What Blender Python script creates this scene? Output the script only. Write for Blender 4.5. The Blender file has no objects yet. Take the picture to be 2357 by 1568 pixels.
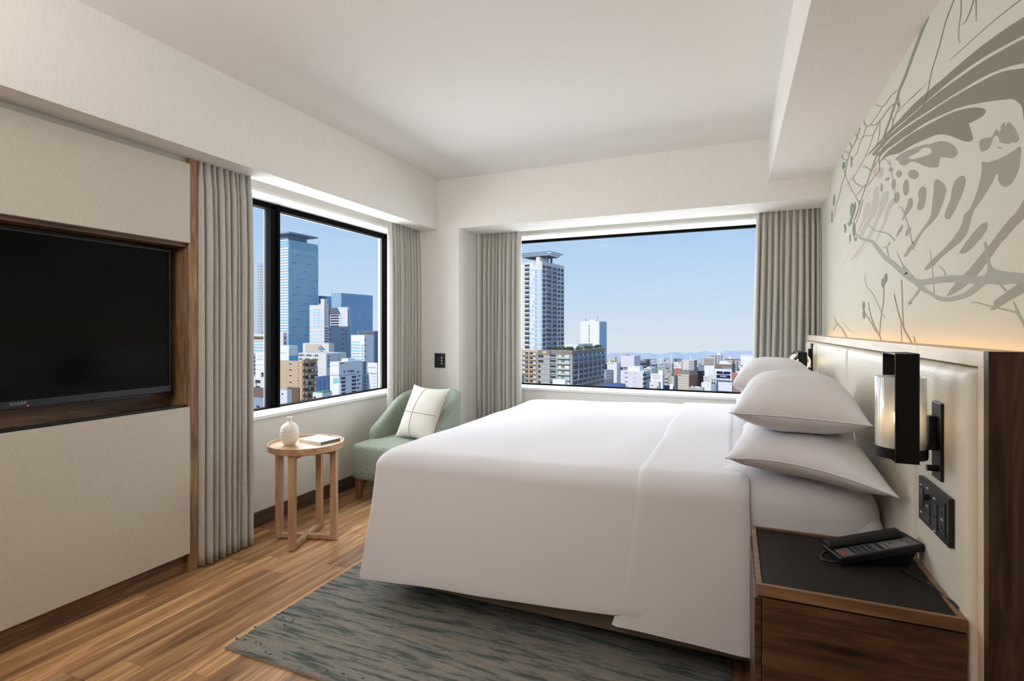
import bpy, bmesh, math, random
from mathutils import Vector, Matrix, noise
from mathutils.geometry import tessellate_polygon
random.seed(7)
S = bpy.context.scene
COL = S.collection
PI = math.pi

# ------------------------------------------------------------------ camera
FPX, TH, V0, U0, CH = 1202.0, 0.4014, 756.0, 1178.5, 1.277
CS, SN = math.cos(TH), math.sin(TH)
cd = bpy.data.cameras.new('camera')
cd.sensor_width = 36.0
cd.sensor_fit = 'HORIZONTAL'
cd.lens = FPX / 2357 * 36
cd.shift_y = -(784 - V0) / 2357
cd.clip_end = 20000
cam = bpy.data.objects.new('camera', cd)
cam.location = (0, 0, CH)
cam.rotation_euler = (PI / 2, 0, TH)
COL.objects.link(cam)
S.camera = cam

# ------------------------------------------------------------------ sky
def lin(c):
    r = []
    for x in c[:3]:
        x = x / 255.0
        r.append(x / 12.92 if x <= 0.04045 else ((x + 0.055) / 1.055) ** 2.4)
    return (r[0], r[1], r[2], 1.0)

W = bpy.data.worlds.new('sky')
S.world = W
W.use_nodes = True
nt = W.node_tree
nt.nodes.clear()
wo = nt.nodes.new('ShaderNodeOutputWorld')
bg = nt.nodes.new('ShaderNodeBackground')
tc = nt.nodes.new('ShaderNodeTexCoord')
sx = nt.nodes.new('ShaderNodeSeparateXYZ')
cr = nt.nodes.new('ShaderNodeValToRGB')
mr = nt.nodes.new('ShaderNodeMapRange')
nt.links.new(tc.outputs['Generated'], sx.inputs[0])
nt.links.new(sx.outputs['Z'], mr.inputs['Value'])
mr.inputs['From Min'].default_value = -0.1
mr.inputs['From Max'].default_value = 1.0
nt.links.new(mr.outputs[0], cr.inputs[0])
ramp = [(-0.1, (218, 227, 233)), (-0.02, (214, 227, 238)), (0.06, (197, 219, 242)),
        (0.17, (177, 208, 242)), (0.32, (163, 198, 238)), (1.0, (112, 160, 218))]
el = cr.color_ramp.elements
while len(el) < len(ramp):
    el.new(0.5)
for e, (z, c) in zip(el, ramp):
    e.position = (z + 0.1) / 1.1
    e.color = lin(c)
# a few thin low clouds
mp = nt.nodes.new('ShaderNodeMapping')
mp.inputs['Scale'].default_value = (3.0, 3.0, 30.0)
nz = nt.nodes.new('ShaderNodeTexNoise')
nz.inputs['Scale'].default_value = 2.2
nz.inputs['Detail'].default_value = 5
nt.links.new(tc.outputs['Generated'], mp.inputs[0])
nt.links.new(mp.outputs[0], nz.inputs['Vector'])
cm = nt.nodes.new('ShaderNodeMapRange')
cm.inputs['From Min'].default_value = 0.55
cm.inputs['From Max'].default_value = 0.85
cm.inputs['To Max'].default_value = 0.25
nt.links.new(nz.outputs[0], cm.inputs['Value'])
mx = nt.nodes.new('ShaderNodeMixRGB')
mx.inputs['Color2'].default_value = lin((232, 236, 240))
nt.links.new(cm.outputs[0], mx.inputs['Fac'])
nt.links.new(cr.outputs[0], mx.inputs['Color1'])
nt.links.new(mx.outputs[0], bg.inputs['Color'])
bg.inputs['Strength'].default_value = 1.0
nt.links.new(bg.outputs[0], wo.inputs['Surface'])

# ------------------------------------------------------------------ sun and large lights
def light(name, kind, loc, rot, energy, color=(1, 1, 1), size=None, size_y=None):
    l = bpy.data.lights.new(name, kind)
    l.energy = energy
    l.color = color
    if kind == 'AREA':
        l.shape = 'RECTANGLE'
        l.size = size
        l.size_y = size_y or size
    o = bpy.data.objects.new(name, l)
    o.location = loc
    o.rotation_euler = rot
    COL.objects.link(o)
    return o

sun = light('sun', 'SUN', (0, 0, 60), (0, 0, 0), 3.0, (1.0, 0.95, 0.87))
sun.data.angle = 0.009
sun.rotation_euler = Vector((0.13, 0.99, -0.72)).to_track_quat('-Z', 'Y').to_euler()
# daylight that pours in through the two windows
light('daylight_window', 'AREA', (-3.45, 2.95, 1.75), (0, -PI / 2 + 0.12, 0), 92, (0.94, 0.97, 1.0), 1.6, 2.3)
light('daylight_window', 'AREA', (-0.8, 5.35, 1.75), (-PI / 2 + 0.12, 0, 0), 70, (0.94, 0.97, 1.0), 2.5, 1.6)
# unseen fill lamp added behind the camera to brighten the ceiling
light('ceiling_fill', 'AREA', (-1.4, -0.35, 1.75), (PI + 0.15, 0.12, 0), 74, (1.0, 0.965, 0.93), 1.9, 0.8)

fill_area = light('front_fill', 'AREA', (-1.0, -1.3, 2.2), (0, 0, 0), 11, (0.98, 0.98, 1.0), 2.2, 0.5)  # unseen front fill added to brighten the pier and bulkheads
fill_area.rotation_euler = Vector((-0.9, 5.4, 0.02)).to_track_quat('-Z', 'Y').to_euler()
fill_area.data.spread = math.radians(80)

S.view_settings.view_transform = 'Standard'
S.view_settings.look = 'None'
S.view_settings.exposure = 0.0
S.view_settings.gamma = 1.0
S.view_settings.use_curve_mapping = False
S.cycles.use_denoising = True
S.cycles.max_bounces = 9
S.cycles.diffuse_bounces = 5
S.cycles.glossy_bounces = 4
S.cycles.transparent_max_bounces = 12
S.cycles.caustics_reflective = False
S.cycles.caustics_refractive = False
S.cycles.sample_clamp_indirect = 2.5

# ------------------------------------------------------------------ materials
MATS = {}
def M(name, color, rough=0.6, metal=0.0, spec=0.4, bump=None, var=None, emit=None, coat=0.0):
    """bump=(scale, strength, stretch_xyz); var=(scale, amount, stretch_xyz)"""
    if name in MATS:
        return MATS[name]
    m = bpy.data.materials.new(name)
    m.use_nodes = True
    t = m.node_tree
    b = t.nodes['Principled BSDF']
    c = lin(color)
    b.inputs['Base Color'].default_value = c
    b.inputs['Roughness'].default_value = rough
    b.inputs['Metallic'].default_value = metal
    b.inputs['Specular IOR Level'].default_value = spec
    b.inputs['Coat Weight'].default_value = coat
    if bump or var:
        co = t.nodes.new('ShaderNodeTexCoord')
    if var:
        ma = t.nodes.new('ShaderNodeMapping')
        ma.inputs['Scale'].default_value = var[2]
        n = t.nodes.new('ShaderNodeTexNoise')
        n.inputs['Scale'].default_value = var[0]
        n.inputs['Detail'].default_value = 4
        t.links.new(co.outputs['Object'], ma.inputs[0])
        t.links.new(ma.outputs[0], n.inputs['Vector'])
        r = t.nodes.new('ShaderNodeValToRGB')
        a = var[1]
        r.color_ramp.elements[0].position = 0.32
        r.color_ramp.elements[1].position = 0.68
        r.color_ramp.elements[0].color = (c[0] * (1 - a), c[1] * (1 - a), c[2] * (1 - a), 1)
        r.color_ramp.elements[1].color = (min(1, c[0] * (1 + a)), min(1, c[1] * (1 + a)), min(1, c[2] * (1 + a)), 1)
        t.links.new(n.outputs[0], r.inputs[0])
        t.links.new(r.outputs[0], b.inputs['Base Color'])
    if bump:
        ma = t.nodes.new('ShaderNodeMapping')
        ma.inputs['Scale'].default_value = bump[2]
        n = t.nodes.new('ShaderNodeTexNoise')
        n.inputs['Scale'].default_value = bump[0]
        n.inputs['Detail'].default_value = 3
        t.links.new(co.outputs['Object'], ma.inputs[0])
        t.links.new(ma.outputs[0], n.inputs['Vector'])
        u = t.nodes.new('ShaderNodeBump')
        u.inputs['Strength'].default_value = bump[1]
        u.inputs['Distance'].default_value = 0.002
        t.links.new(n.outputs[0], u.inputs['Height'])
        t.links.new(u.outputs[0], b.inputs['Normal'])
    if emit:
        b.inputs['Emission Color'].default_value = lin(emit[0])
        b.inputs['Emission Strength'].default_value = emit[1]
    MATS[name] = m
    return m

def wood(name, dark, mid, light_, stretch, scale=6.0, rough=0.5, rand=0.0, wave=0.35):
    """grain runs along the axis with the smallest stretch"""
    if name in MATS:
        return MATS[name]
    m = bpy.data.materials.new(name)
    m.use_nodes = True
    t = m.node_tree
    b = t.nodes['Principled BSDF']
    b.inputs['Roughness'].default_value = rough
    b.inputs['Specular IOR Level'].default_value = 0.35
    co = t.nodes.new('ShaderNodeTexCoord')
    ma = t.nodes.new('ShaderNodeMapping')
    ma.inputs['Scale'].default_value = stretch
    t.links.new(co.outputs['Object'], ma.inputs[0])
    oi = t.nodes.new('ShaderNodeObjectInfo')
    ad = t.nodes.new('ShaderNodeVectorMath')
    ad.operation = 'ADD'
    sc = t.nodes.new('ShaderNodeVectorMath')
    sc.operation = 'SCALE'
    sc.inputs[0].default_value = (37.0, 91.0, 53.0)
    t.links.new(oi.outputs['Random'], sc.inputs['Scale'])
    t.links.new(ma.outputs[0], ad.inputs[0])
    t.links.new(sc.outputs[0], ad.inputs[1])
    n1 = t.nodes.new('ShaderNodeTexNoise')
    n1.inputs['Scale'].default_value = scale
    n1.inputs['Detail'].default_value = 7
    n1.inputs['Roughness'].default_value = 0.62
    n1.inputs['Distortion'].default_value = wave
    t.links.new(ad.outputs[0], n1.inputs['Vector'])
    r = t.nodes.new('ShaderNodeValToRGB')
    e = r.color_ramp.elements
    e.new(0.5)
    for k, (p, c) in enumerate(((0.3, dark), (0.5, mid), (0.68, light_))):
        e[k].position = p
        e[k].color = lin(c)
    t.links.new(n1.outputs[0], r.inputs[0])
    out = r.outputs[0]
    if rand:
        hs = t.nodes.new('ShaderNodeHueSaturation')
        mr = t.nodes.new('ShaderNodeMapRange')
        mr.inputs['To Min'].default_value = 1 - rand
        mr.inputs['To Max'].default_value = 1 + rand
        t.links.new(oi.outputs['Random'], mr.inputs['Value'])
        t.links.new(mr.outputs[0], hs.inputs['Value'])
        t.links.new(out, hs.inputs['Color'])
        out = hs.outputs[0]
    t.links.new(out, b.inputs['Base Color'])
    u = t.nodes.new('ShaderNodeBump')
    u.inputs['Strength'].default_value = 0.12
    u.inputs['Distance'].default_value = 0.001
    t.links.new(n1.outputs[0], u.inputs['Height'])
    t.links.new(u.outputs[0], b.inputs['Normal'])
    MATS[name] = m
    return m

def glass_pane(name, tint=(255, 255, 255), refl=0.012, rough=0.0):
    if name in MATS:
        return MATS[name]
    m = bpy.data.materials.new(name)
    m.use_nodes = True
    t = m.node_tree
    t.nodes.clear()
    o = t.nodes.new('ShaderNodeOutputMaterial')
    a = t.nodes.new('ShaderNodeBsdfTransparent')
    a.inputs[0].default_value = lin(tint)
    g = t.nodes.new('ShaderNodeBsdfGlossy')
    g.inputs['Roughness'].default_value = rough
    f = t.nodes.new('ShaderNodeMixShader')
    lw = t.nodes.new('ShaderNodeLayerWeight')
    lw.inputs['Blend'].default_value = 0.12
    mu = t.nodes.new('ShaderNodeMath')
    mu.operation = 'MULTIPLY'
    mu.inputs[1].default_value = refl * 8
    t.links.new(lw.outputs['Fresnel'], mu.inputs[0])
    t.links.new(mu.outputs[0], f.inputs['Fac'])
    t.links.new(a.outputs[0], f.inputs[1])
    t.links.new(g.outputs[0], f.inputs[2])
    t.links.new(f.outputs[0], o.inputs['Surface'])
    MATS[name] = m
    return m

# ------------------------------------------------------------------ mesh helpers
def wloc(o):
    v = Vector((0, 0, 0))
    while o is not None:
        v += o.location
        o = o.parent
    return v

class MB:
    def __init__(s):
        s.v, s.f = [], []
    def add(s, vs, fs):
        k = len(s.v)
        s.v += [tuple(x) for x in vs]
        s.f += [tuple(i + k for i in f) for f in fs]
        return s
    def box(s, x0, y0, z0, x1, y1, z1):
        if x0 > x1: x0, x1 = x1, x0
        if y0 > y1: y0, y1 = y1, y0
        if z0 > z1: z0, z1 = z1, z0
        return s.add([(x0, y0, z0), (x1, y0, z0), (x1, y1, z0), (x0, y1, z0), (x0, y0, z1), (x1, y0, z1), (x1, y1, z1), (x0, y1, z1)],
                     [(0, 3, 2, 1), (4, 5, 6, 7), (0, 1, 5, 4), (1, 2, 6, 5), (2, 3, 7, 6), (3, 0, 4, 7)])
    def obox(s, o, a, b, c):
        """box from corner o with edge vectors a, b, c"""
        o, a, b, c = Vector(o), Vector(a), Vector(b), Vector(c)
        if a.cross(b).dot(c) < 0:
            o, c = o + c, -c
        return s.add([o, o + a, o + a + b, o + b, o + c, o + a + c, o + a + b + c, o + b + c],
                     [(0, 3, 2, 1), (4, 5, 6, 7), (0, 1, 5, 4), (1, 2, 6, 5), (2, 3, 7, 6), (3, 0, 4, 7)])
    def tube(s, pts, r, n=8, caps=True):
        pts = [Vector(p) for p in pts]
        rs = r if isinstance(r, (list, tuple)) else [r] * len(pts)
        rings = []
        up = None
        for i, p in enumerate(pts):
            d = (pts[min(i + 1, len(pts) - 1)] - pts[max(i - 1, 0)]).normalized()
            if up is None:
                up = Vector((0, 0, 1)) if abs(d.z) < 0.9 else Vector((1, 0, 0))
            a = d.cross(up).normalized()
            up = a.cross(d).normalized()
            rings.append([p + (a * math.cos(2 * PI * k / n) + up * math.sin(2 * PI * k / n)) * rs[i] for k in range(n)])
        vs = [v for g in rings for v in g]
        fs = []
        for i in range(len(pts) - 1):
            for k in range(n):
                k2 = (k + 1) % n
                fs.append((i * n + k, i * n + k2, (i + 1) * n + k2, (i + 1) * n + k))
        if caps:
            fs.append(tuple(range(n - 1, -1, -1)))
            fs.append(tuple(range((len(pts) - 1) * n, len(pts) * n)))
        return s.add(vs, fs)
    def lathe(s, prof, c=(0, 0, 0), n=32, mod=None):
        """prof: (radius, z) list about the vertical axis through c"""
        vs, fs = [], []
        for i, (r, z) in enumerate(prof):
            for k in range(n):
                a = 2 * PI * k / n
                q = r if mod is None else mod(r, z, a)
                vs.append((c[0] + q * math.cos(a), c[1] + q * math.sin(a), c[2] + z))
        for i in range(len(prof) - 1):
            for k in range(n):
                k2 = (k + 1) % n
                fs.append((i * n + k, i * n + k2, (i + 1) * n + k2, (i + 1) * n + k))
        fs.append(tuple(range(n - 1, -1, -1)))
        fs.append(tuple(range((len(prof) - 1) * n, len(prof) * n)))
        return s.add(vs, fs)
    def prism(s, poly, d):
        """closed planar 3-D polygon extruded along d"""
        n = len(poly)
        d = Vector(d)
        a = [Vector(p) for p in poly]
        b = [p + d for p in a]
        return s.add(a + b, [tuple(range(n - 1, -1, -1)), tuple(range(n, 2 * n))] + [(i, (i + 1) % n, n + (i + 1) % n, n + i) for i in range(n)])
    def grid(s, fn, nu, nv, closed_u=False):
        vs = [fn(i / (nu if closed_u else nu - 1), j / (nv - 1)) for j in range(nv) for i in range(nu)]
        fs = []
        for j in range(nv - 1):
            for i in range(nu if closed_u else nu - 1):
                i2 = (i + 1) % nu
                fs.append((j * nu + i, j * nu + i2, (j + 1) * nu + i2, (j + 1) * nu + i))
        return s.add(vs, fs)
    def build(s, name, mat, parent=None, origin=None, smooth=False, bevel=0.0, seg=2, kind=None, sub=0, recalc=True, solid=0.0):
        me = bpy.data.meshes.new(name)
        off = wloc(parent) if parent else Vector(origin or (0, 0, 0))
        me.from_pydata([tuple(Vector(v) - off) for v in s.v], [], s.f)
        if recalc:
            bm = bmesh.new()
            bm.from_mesh(me)
            bmesh.ops.remove_doubles(bm, verts=bm.verts, dist=1e-6)
            bmesh.ops.recalc_face_normals(bm, faces=bm.faces)
            bm.to_mesh(me)
            bm.free()
        if smooth:
            me.polygons.foreach_set('use_smooth', [True] * len(me.polygons))
            if smooth is not True:
                me.set_sharp_from_angle(angle=math.radians(smooth))
        if mat:
            me.materials.append(mat)
        o = bpy.data.objects.new(name, me)
        COL.objects.link(o)
        if parent:
            o.parent = parent
        elif origin:
            o.location = origin
        if solid:
            m = o.modifiers.new('solid', 'SOLIDIFY')
            m.thickness = solid
            m.offset = 0
        if bevel:
            m = o.modifiers.new('bevel', 'BEVEL')
            m.width = bevel
            m.segments = seg
            m.limit_method = 'ANGLE'
            m.harden_normals = False
        if sub:
            m = o.modifiers.new('sub', 'SUBSURF')
            m.levels = m.render_levels = sub
        if kind:
            o['kind'] = kind
        return o

def tag(o, label=None, cat=None, group=None, kind=None):
    if label: o['label'] = label
    if cat: o['category'] = cat
    if group: o['group'] = group
    if kind: o['kind'] = kind
    return o
def thing(name, loc, label, cat, group=None):
    o = bpy.data.objects.new(name, None)
    o.empty_display_size = 0.1
    o.location = loc
    COL.objects.link(o)
    return tag(o, label, cat, group)
def struct(name, loc=(0, 0, 0)):
    o = bpy.data.objects.new(name, None)
    o.location = loc
    COL.objects.link(o)
    o['kind'] = 'structure'
    return o

def text_mesh(name, body, mat, org, xd, yd, size, parent, depth=0.0, align='CENTER', bold=0.0):
    """flat lettering: org = baseline centre, xd / yd = reading and up directions"""
    cu = bpy.data.curves.new(name, 'FONT')
    cu.body = body
    cu.size = size
    cu.align_x = align
    cu.extrude = depth
    cu.offset = bold
    cu.resolution_u = 2
    tmp = bpy.data.objects.new(name, cu)
    COL.objects.link(tmp)
    bpy.context.view_layer.update()
    dg = bpy.context.evaluated_depsgraph_get()
    me = bpy.data.meshes.new_from_object(tmp.evaluated_get(dg))
    bpy.data.objects.remove(tmp)
    X, Y = Vector(xd).normalized(), Vector(yd).normalized()
    Z = X.cross(Y)
    off = wloc(parent)
    for v in me.vertices:
        v.co = Vector(org) + X * v.co.x + Y * v.co.y + Z * v.co.z - off
    me.materials.clear()
    me.materials.append(mat)
    o = bpy.data.objects.new(name, me)
    COL.objects.link(o)
    o.parent = parent
    return o

# a pixel of the 2357 x 1568 picture met with a known plane (used to read sizes off the photograph)
def ray(u, v):
    t = (u - U0) / FPX
    return Vector((-SN + CS * t, CS + SN * t, (V0 - v) / FPX))
def onX(u, v, X):
    r = ray(u, v); k = X / r.x
    return Vector((X, r.y * k, CH + r.z * k))
def onY(u, v, Y):
    r = ray(u, v); k = Y / r.y
    return Vector((r.x * k, Y, CH + r.z * k))
def onZ(u, v, Z):
    r = ray(u, v); k = (Z - CH) / r.z
    return Vector((r.x * k, r.y * k, Z))

# ================================================================== ROOM SHELL
XW, XR, YB, YF = -2.82, 0.598, 4.65, -1.9       # window wall, headboard wall, back window wall, wall behind the camera
XBH, YBH, ZB, ZC = -2.473, 4.105, 2.17, 2.62     # bulkhead faces, bulkhead underside, ceiling
XS, ZS = 0.226, 2.314                            # soffit over the bed
SLOTX, SLOTY = -2.645, 4.46
WZ0, WZ1 = 0.713, 2.163                          # window openings
wallpaper = M('woven_wallpaper', (229, 226, 219), 0.85, spec=0.2, bump=(60, 0.5, (12, 12, 1.2)), var=(50, 0.05, (10, 10, 0.6)))
ceilpaper = M('ceiling_paper', (230, 227, 222), 0.9, spec=0.15, bump=(70, 0.6, (10, 2, 1)), var=(50, 0.05, (9, 1, 1)))
trimwhite = M('white_paint', (240, 240, 238), 0.5)
artpaper = M('mural_ground', (205, 202, 186), 0.8, spec=0.2, bump=(60, 0.3, (8, 1.2, 12)), var=(60, 0.03, (8, 0.8, 10)))

# ---- floor of separate planks
oak = wood('oak_plank', (116, 82, 52), (172, 128, 86), (214, 176, 130), (11.0, 0.7, 4.0), 2.4, 0.45, 0.30, 0.7)
floor = struct('floor')
MB().box(-3.1, -2.1, -0.06, 0.9, 5.0, -0.012).build('subfloor', M('underlay', (92, 66, 44), 0.8), floor)
PW = 0.131
rngf = random.Random(11)
plank_mesh = {}
row = 0
x = XW + 0.001
while x < XR:
    w = min(PW, XR - x)
    y = YF - rngf.uniform(0.1, 1.1)
    while y < YB:
        ln = rngf.choice((0.9, 1.1, 1.35))
        y0, y1 = max(y, YF), min(y + ln, YB)
        y += ln
        if y1 - y0 < 0.02:
            continue
        key = (round(w, 3), round(y1 - y0, 3))
        if key not in plank_mesh:
            e = 0.0004
            b = MB()
            L, q = y1 - y0, 0.0007
            b.add([(e, e, -0.012), (w - e, e, -0.012), (w - e, L - e, -0.012), (e, L - e, -0.012),
                   (e, e, -q), (w - e, e, -q), (w - e, L - e, -q), (e, L - e, -q),
                   (e + q, e + q, 0), (w - e - q, e + q, 0), (w - e - q, L - e - q, 0), (e + q, L - e - q, 0)],
                  [(0, 1, 5, 4), (1, 2, 6, 5), (2, 3, 7, 6), (3, 0, 4, 7), (4, 5, 9, 8), (5, 6, 10, 9), (6, 7, 11, 10), (7, 4, 8, 11), (8, 9, 10, 11)])
            o = b.build('plank', oak, floor, recalc=False)
            plank_mesh[key] = o.data
        else:
            o = bpy.data.objects.new('plank', plank_mesh[key])
            COL.objects.link(o)
            o.parent = floor
        o.location = (x, y0, 0)
    x += PW
    row += 1

# ---- ceiling with its bulkheads and soffit
ceil = struct('ceiling')
MB().box(-3.3, -2.1, ZC, 0.9, 5.2, ZC + 0.12).build('ceiling_slab', ceilpaper, ceil)
MB().box(SLOTX, YF, ZB, XBH, YBH, ZC).build('bulkhead', wallpaper, ceil)
MB().box(XW + 0.56, YBH, ZB, XR, SLOTY, ZC).build('bulkhead', wallpaper, ceil)
MB().box(XS, YF, ZS, XR, YBH, ZC).build('soffit', ceilpaper, ceil)

# ---- walls
YO0, YO1 = 1.905, 4.085          # left window opening
XO0, XO1 = -2.06, 0.42           # back window opening
wl = struct('wall_left')
b = MB()
b.box(-3.12, YF - 0.2, 0, XW, YO0, ZC).box(-3.12, YO1, 0, XW, 5.2, ZC)
b.box(-3.12, YO0, 0, XW, YO1, WZ0 - 0.02).box(-3.12, YO0, WZ1, XW, YO1, ZC)
b.build('wall_covering', wallpaper, wl)
MB().box(XW, YBH, 0, -2.26, YB + 0.3, ZC).build('corner_pier', wallpaper, wl)
wb = struct('wall_back')
b = MB()
b.box(-2.26, YB, 0, XO0, YB + 0.3, ZC).box(XO1, YB, 0, 0.9, YB + 0.3, ZC)
b.box(XO0, YB, 0, XO1, YB + 0.3, WZ0 - 0.02).box(XO0, YB, WZ1, XO1, YB + 0.3, ZC)
b.build('wall_covering', wallpaper, wb)
wr = struct('wall_right')
MB().box(XR, YF - 0.2, 0, XR + 0.15, YB + 0.3, ZC).build('wall_covering', artpaper, wr)
wf = struct('wall_front')
MB().box(-3.1, YF - 0.2, 0, 0.75, YF, ZC).build('wall_covering', wood('low_bounce_walnut', (62, 44, 30), (92, 68, 48), (118, 92, 66), (7, 7, 0.7), 3.2, 0.5), wf)  # unseen wall made dark to cut light bounced onto the bed

# unseen dark boards added on both sides to cut bounce light on the bed
MB().box(XR - 0.03, YF, 0.001, XR - 0.0005, 1.2, ZS - 0.001).build('bounce_absorber', MATS['low_bounce_walnut'], wr)
MB().box(XW + 0.0005, YF, 0.001, XW + 0.2, 0.14, ZB - 0.001).build('bounce_absorber', MATS['low_bounce_walnut'], wl)

# ---- windows
blackal = M('black_aluminium', (11, 12, 12), 0.8, 0.0, spec=0.05)
gasket = M('pale_gasket', (190, 190, 184), 0.5)
pane = glass_pane('window_glass')
XG = -3.05
win = struct('window_1')
b = MB()
b.box(-3.06, YO0 + 0.0, WZ1 - 0.045, -3.0, YO1, WZ1)          # head
b.box(-3.06, YO0, WZ0 - 0.02, -3.0, YO1, WZ0 + 0.008)
b.box(-3.06, YO1 - 0.062, WZ0, -3.0, YO1, WZ1)
b.box(-3.06, YO0, WZ0, -3.0, YO0 + 0.062, WZ1)
b.build('window_frame', blackal, win, bevel=0.003)
# the thick meeting stile of the sliding pane
m0 = onX(611.5, 700, -3.05).y
m1 = onX(645.5, 700, -2.99).y
mm = m0 * 0.42 + m1 * 0.58
MB().box(-3.05, m0, WZ0, -3.0, mm, WZ1 - 0.02).build('mullion', blackal, win, bevel=0.004)
MB().box(-3.04, mm + 0.0005, WZ0, -3.008, mm + 0.008, WZ1 - 0.02).box(-3.04, mm + 0.0085, WZ0, -2.99, m1, WZ1 + 0.0).build('sash_stile', blackal, win, bevel=0.004)
g0, g1 = onX(607.3, 700, -3.064).y, onX(874.5, 700, -3.03).y
MB().box(-3.066, g0, WZ0, -3.060, m0 + 0.01, WZ1 - 0.04).box(-3.05, g1, WZ0 + 0.008, -3.03, YO1 - 0.060, WZ1 - 0.045)\
    .box(-3.05, m1 - 0.01, WZ1 - 0.050, -3.04, YO1 - 0.06, WZ1 - 0.0445).build('glazing_gasket', gasket, win)
MB().box(-3.060, YO0 + 0.06, WZ0 + 0.005, -3.054, g0 + 0.003, WZ1 - 0.042).build('pane', pane, win)
MB().box(-3.046, m1 - 0.012, WZ0 + 0.005, -3.041, g1 + 0.004, WZ1 - 0.046).build('pane', pane, win)
MB().box(-3.0, YO0, WZ0 - 0.022, XW + 0.022, YO1, WZ0).build('sill', trimwhite, win, bevel=0.002)
b = MB()
b.box(-3.0, YO1 - 0.006, WZ0, XW + 0.004, YO1 + 0.02, WZ1).box(-3.0, YO0 - 0.02, WZ0, XW + 0.004, YO0 + 0.006, WZ1)
b.box(-3.0, YO0, WZ1 - 0.004, XW + 0.004, YO1, WZ1 + 0.016)
b.build('reveal_lining', trimwhite, win)

win2 = struct('window_2')
YG = 4.9
b = MB()
b.box(XO0, YG - 0.01, WZ1 - 0.028, XO1, YG + 0.028, WZ1).box(XO0, YG - 0.01, WZ0 - 0.02, XO1, YG + 0.028, WZ0 + 0.012)
b.box(XO0, YG - 0.01, WZ0, XO0 + 0.06, YG + 0.028, WZ1).box(XO1 - 0.06, YG - 0.01, WZ0, XO1, YG + 0.028, WZ1)
b.build('window_frame', blackal, win2, bevel=0.003)
MB().box(XO0 + 0.05, YG + 0.020, WZ0 + 0.01, XO1 - 0.05, YG + 0.025, WZ1 - 0.02).build('pane', pane, win2)
MB().box(XO0, YB - 0.022, WZ0 - 0.022, XO1, YG - 0.01, WZ0).build('sill', trimwhite, win2, bevel=0.002)
b = MB()
b.box(XO0 - 0.02, YB - 0.004, WZ0, XO0 + 0.006, YG - 0.01, WZ1).box(XO1 - 0.006, YB - 0.004, WZ0, XO1 + 0.02, YG - 0.01, WZ1)
b.box(XO0, YB - 0.004, WZ1 - 0.004, XO1, YG - 0.01, WZ1 + 0.016)
b.build('reveal_lining', trimwhite, win2)

# ---- baseboards
bbm = wood('walnut_baseboard', (70, 52, 42), (86, 66, 54), (102, 80, 66), (3, 0.6, 8), 6, 0.5)
o = MB().box(XW, 1.9, 0, XW + 0.011, YBH, 0.098).build('baseboard_left', bbm, bevel=0.002, kind='structure')
o = MB().box(XW, YBH - 0.011, 0, -2.26, YBH, 0.098).box(-2.26, YBH - 0.011, 0, -2.249, YB, 0.098).box(-2.25, YB - 0.011, 0, XR, YB, 0.098).build('baseboard_back', bbm, bevel=0.002, kind='structure')

# ---- mural printed on the headboard wall
def mural_obj(name, loops_list, mat, layer, parent=wr):
    """flat print: every item is a list of closed loops (outer, holes...) of wall points"""
    vs, fs = [], []
    for li, loops in enumerate(loops_list):
        L = [[Vector((p.y, p.z, 0)) for p in lp] for lp in loops]
        tri = tessellate_polygon(L)
        k = len(vs)
        for lp in L:
            vs += [(XR - 0.0003 * layer - 0.000008 * li, p.x, p.y) for p in lp]
        fs += [(a + k, b_ + k, c + k) for a, b_, c in tri]
    mb = MB()
    mb.v, mb.f = vs, fs
    o = mb.build(name, mat, parent, recalc=False)
    return o

def curve(pts, closed=True, n=5):
    """Catmull-Rom through 2-D points"""
    P = [Vector((a, b_, 0)) for a, b_ in pts]
    N = len(P)
    out = []
    for i in range(N if closed else N - 1):
        if closed:
            p0, p1, p2, p3 = P[i - 1], P[i], P[(i + 1) % N], P[(i + 2) % N]
        else:
            p0, p1, p2, p3 = P[max(i - 1, 0)], P[i], P[i + 1], P[min(i + 2, N - 1)]
        for k in range(n):
            t = k / n
            out.append(0.5 * ((2 * p1) + (p2 - p0) * t + (2 * p0 - 5 * p1 + 4 * p2 - p3) * t * t + (3 * p1 - p0 - 3 * p2 + p3) * t ** 3))
    if not closed:
        out.append(P[-1])
    return [(p.x, p.y) for p in out]

CA = lambda q: [(2100 + x / 4.899, y / 4.899) for x, y in q]
CB = lambda q: [(2100 + x / 4.899, 280 + y / 4.899) for x, y in q]
CC = lambda q: [(1880 + x / 4.9, 180 + y / 4.9) for x, y in q]
CD = lambda q: [(1880 + x / 4.479, 460 + y / 4.479) for x, y in q]
CE = lambda q: [(2080 + x / 6.271, 560 + y / 6.271) for x, y in q]
def WL(q):
    return [onX(min(u, 2420), v, XR) for u, v in q]
def shape(q, n=4):
    return [WL(curve(q, True, n))]
def stroke(q, w0, w1):
    """tapering brush line, widths in photograph pixels"""
    c = curve(q, False, 5)
    left, right = [], []
    for i, (u, v) in enumerate(c):
        a, b_ = c[max(i - 1, 0)], c[min(i + 1, len(c) - 1)]
        dx, dy = b_[0] - a[0], b_[1] - a[1]
        d = math.hypot(dx, dy) or 1
        w = (w0 + (w1 - w0) * i / (len(c) - 1)) / 2
        left.append((u - dy / d * w, v + dx / d * w))
        right.append((u + dy / d * w, v - dx / d * w))
    return [WL(left + right[::-1])]
def oval(u, v, a, b_, tilt=0):
    ct, st = math.cos(tilt), math.sin(tilt)
    return [WL([(u + a * math.cos(t) * ct - b_ * math.sin(t) * st, v + a * math.cos(t) * st + b_ * math.sin(t) * ct) for t in [2 * PI * k / 18 for k in range(18)]])]

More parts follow.
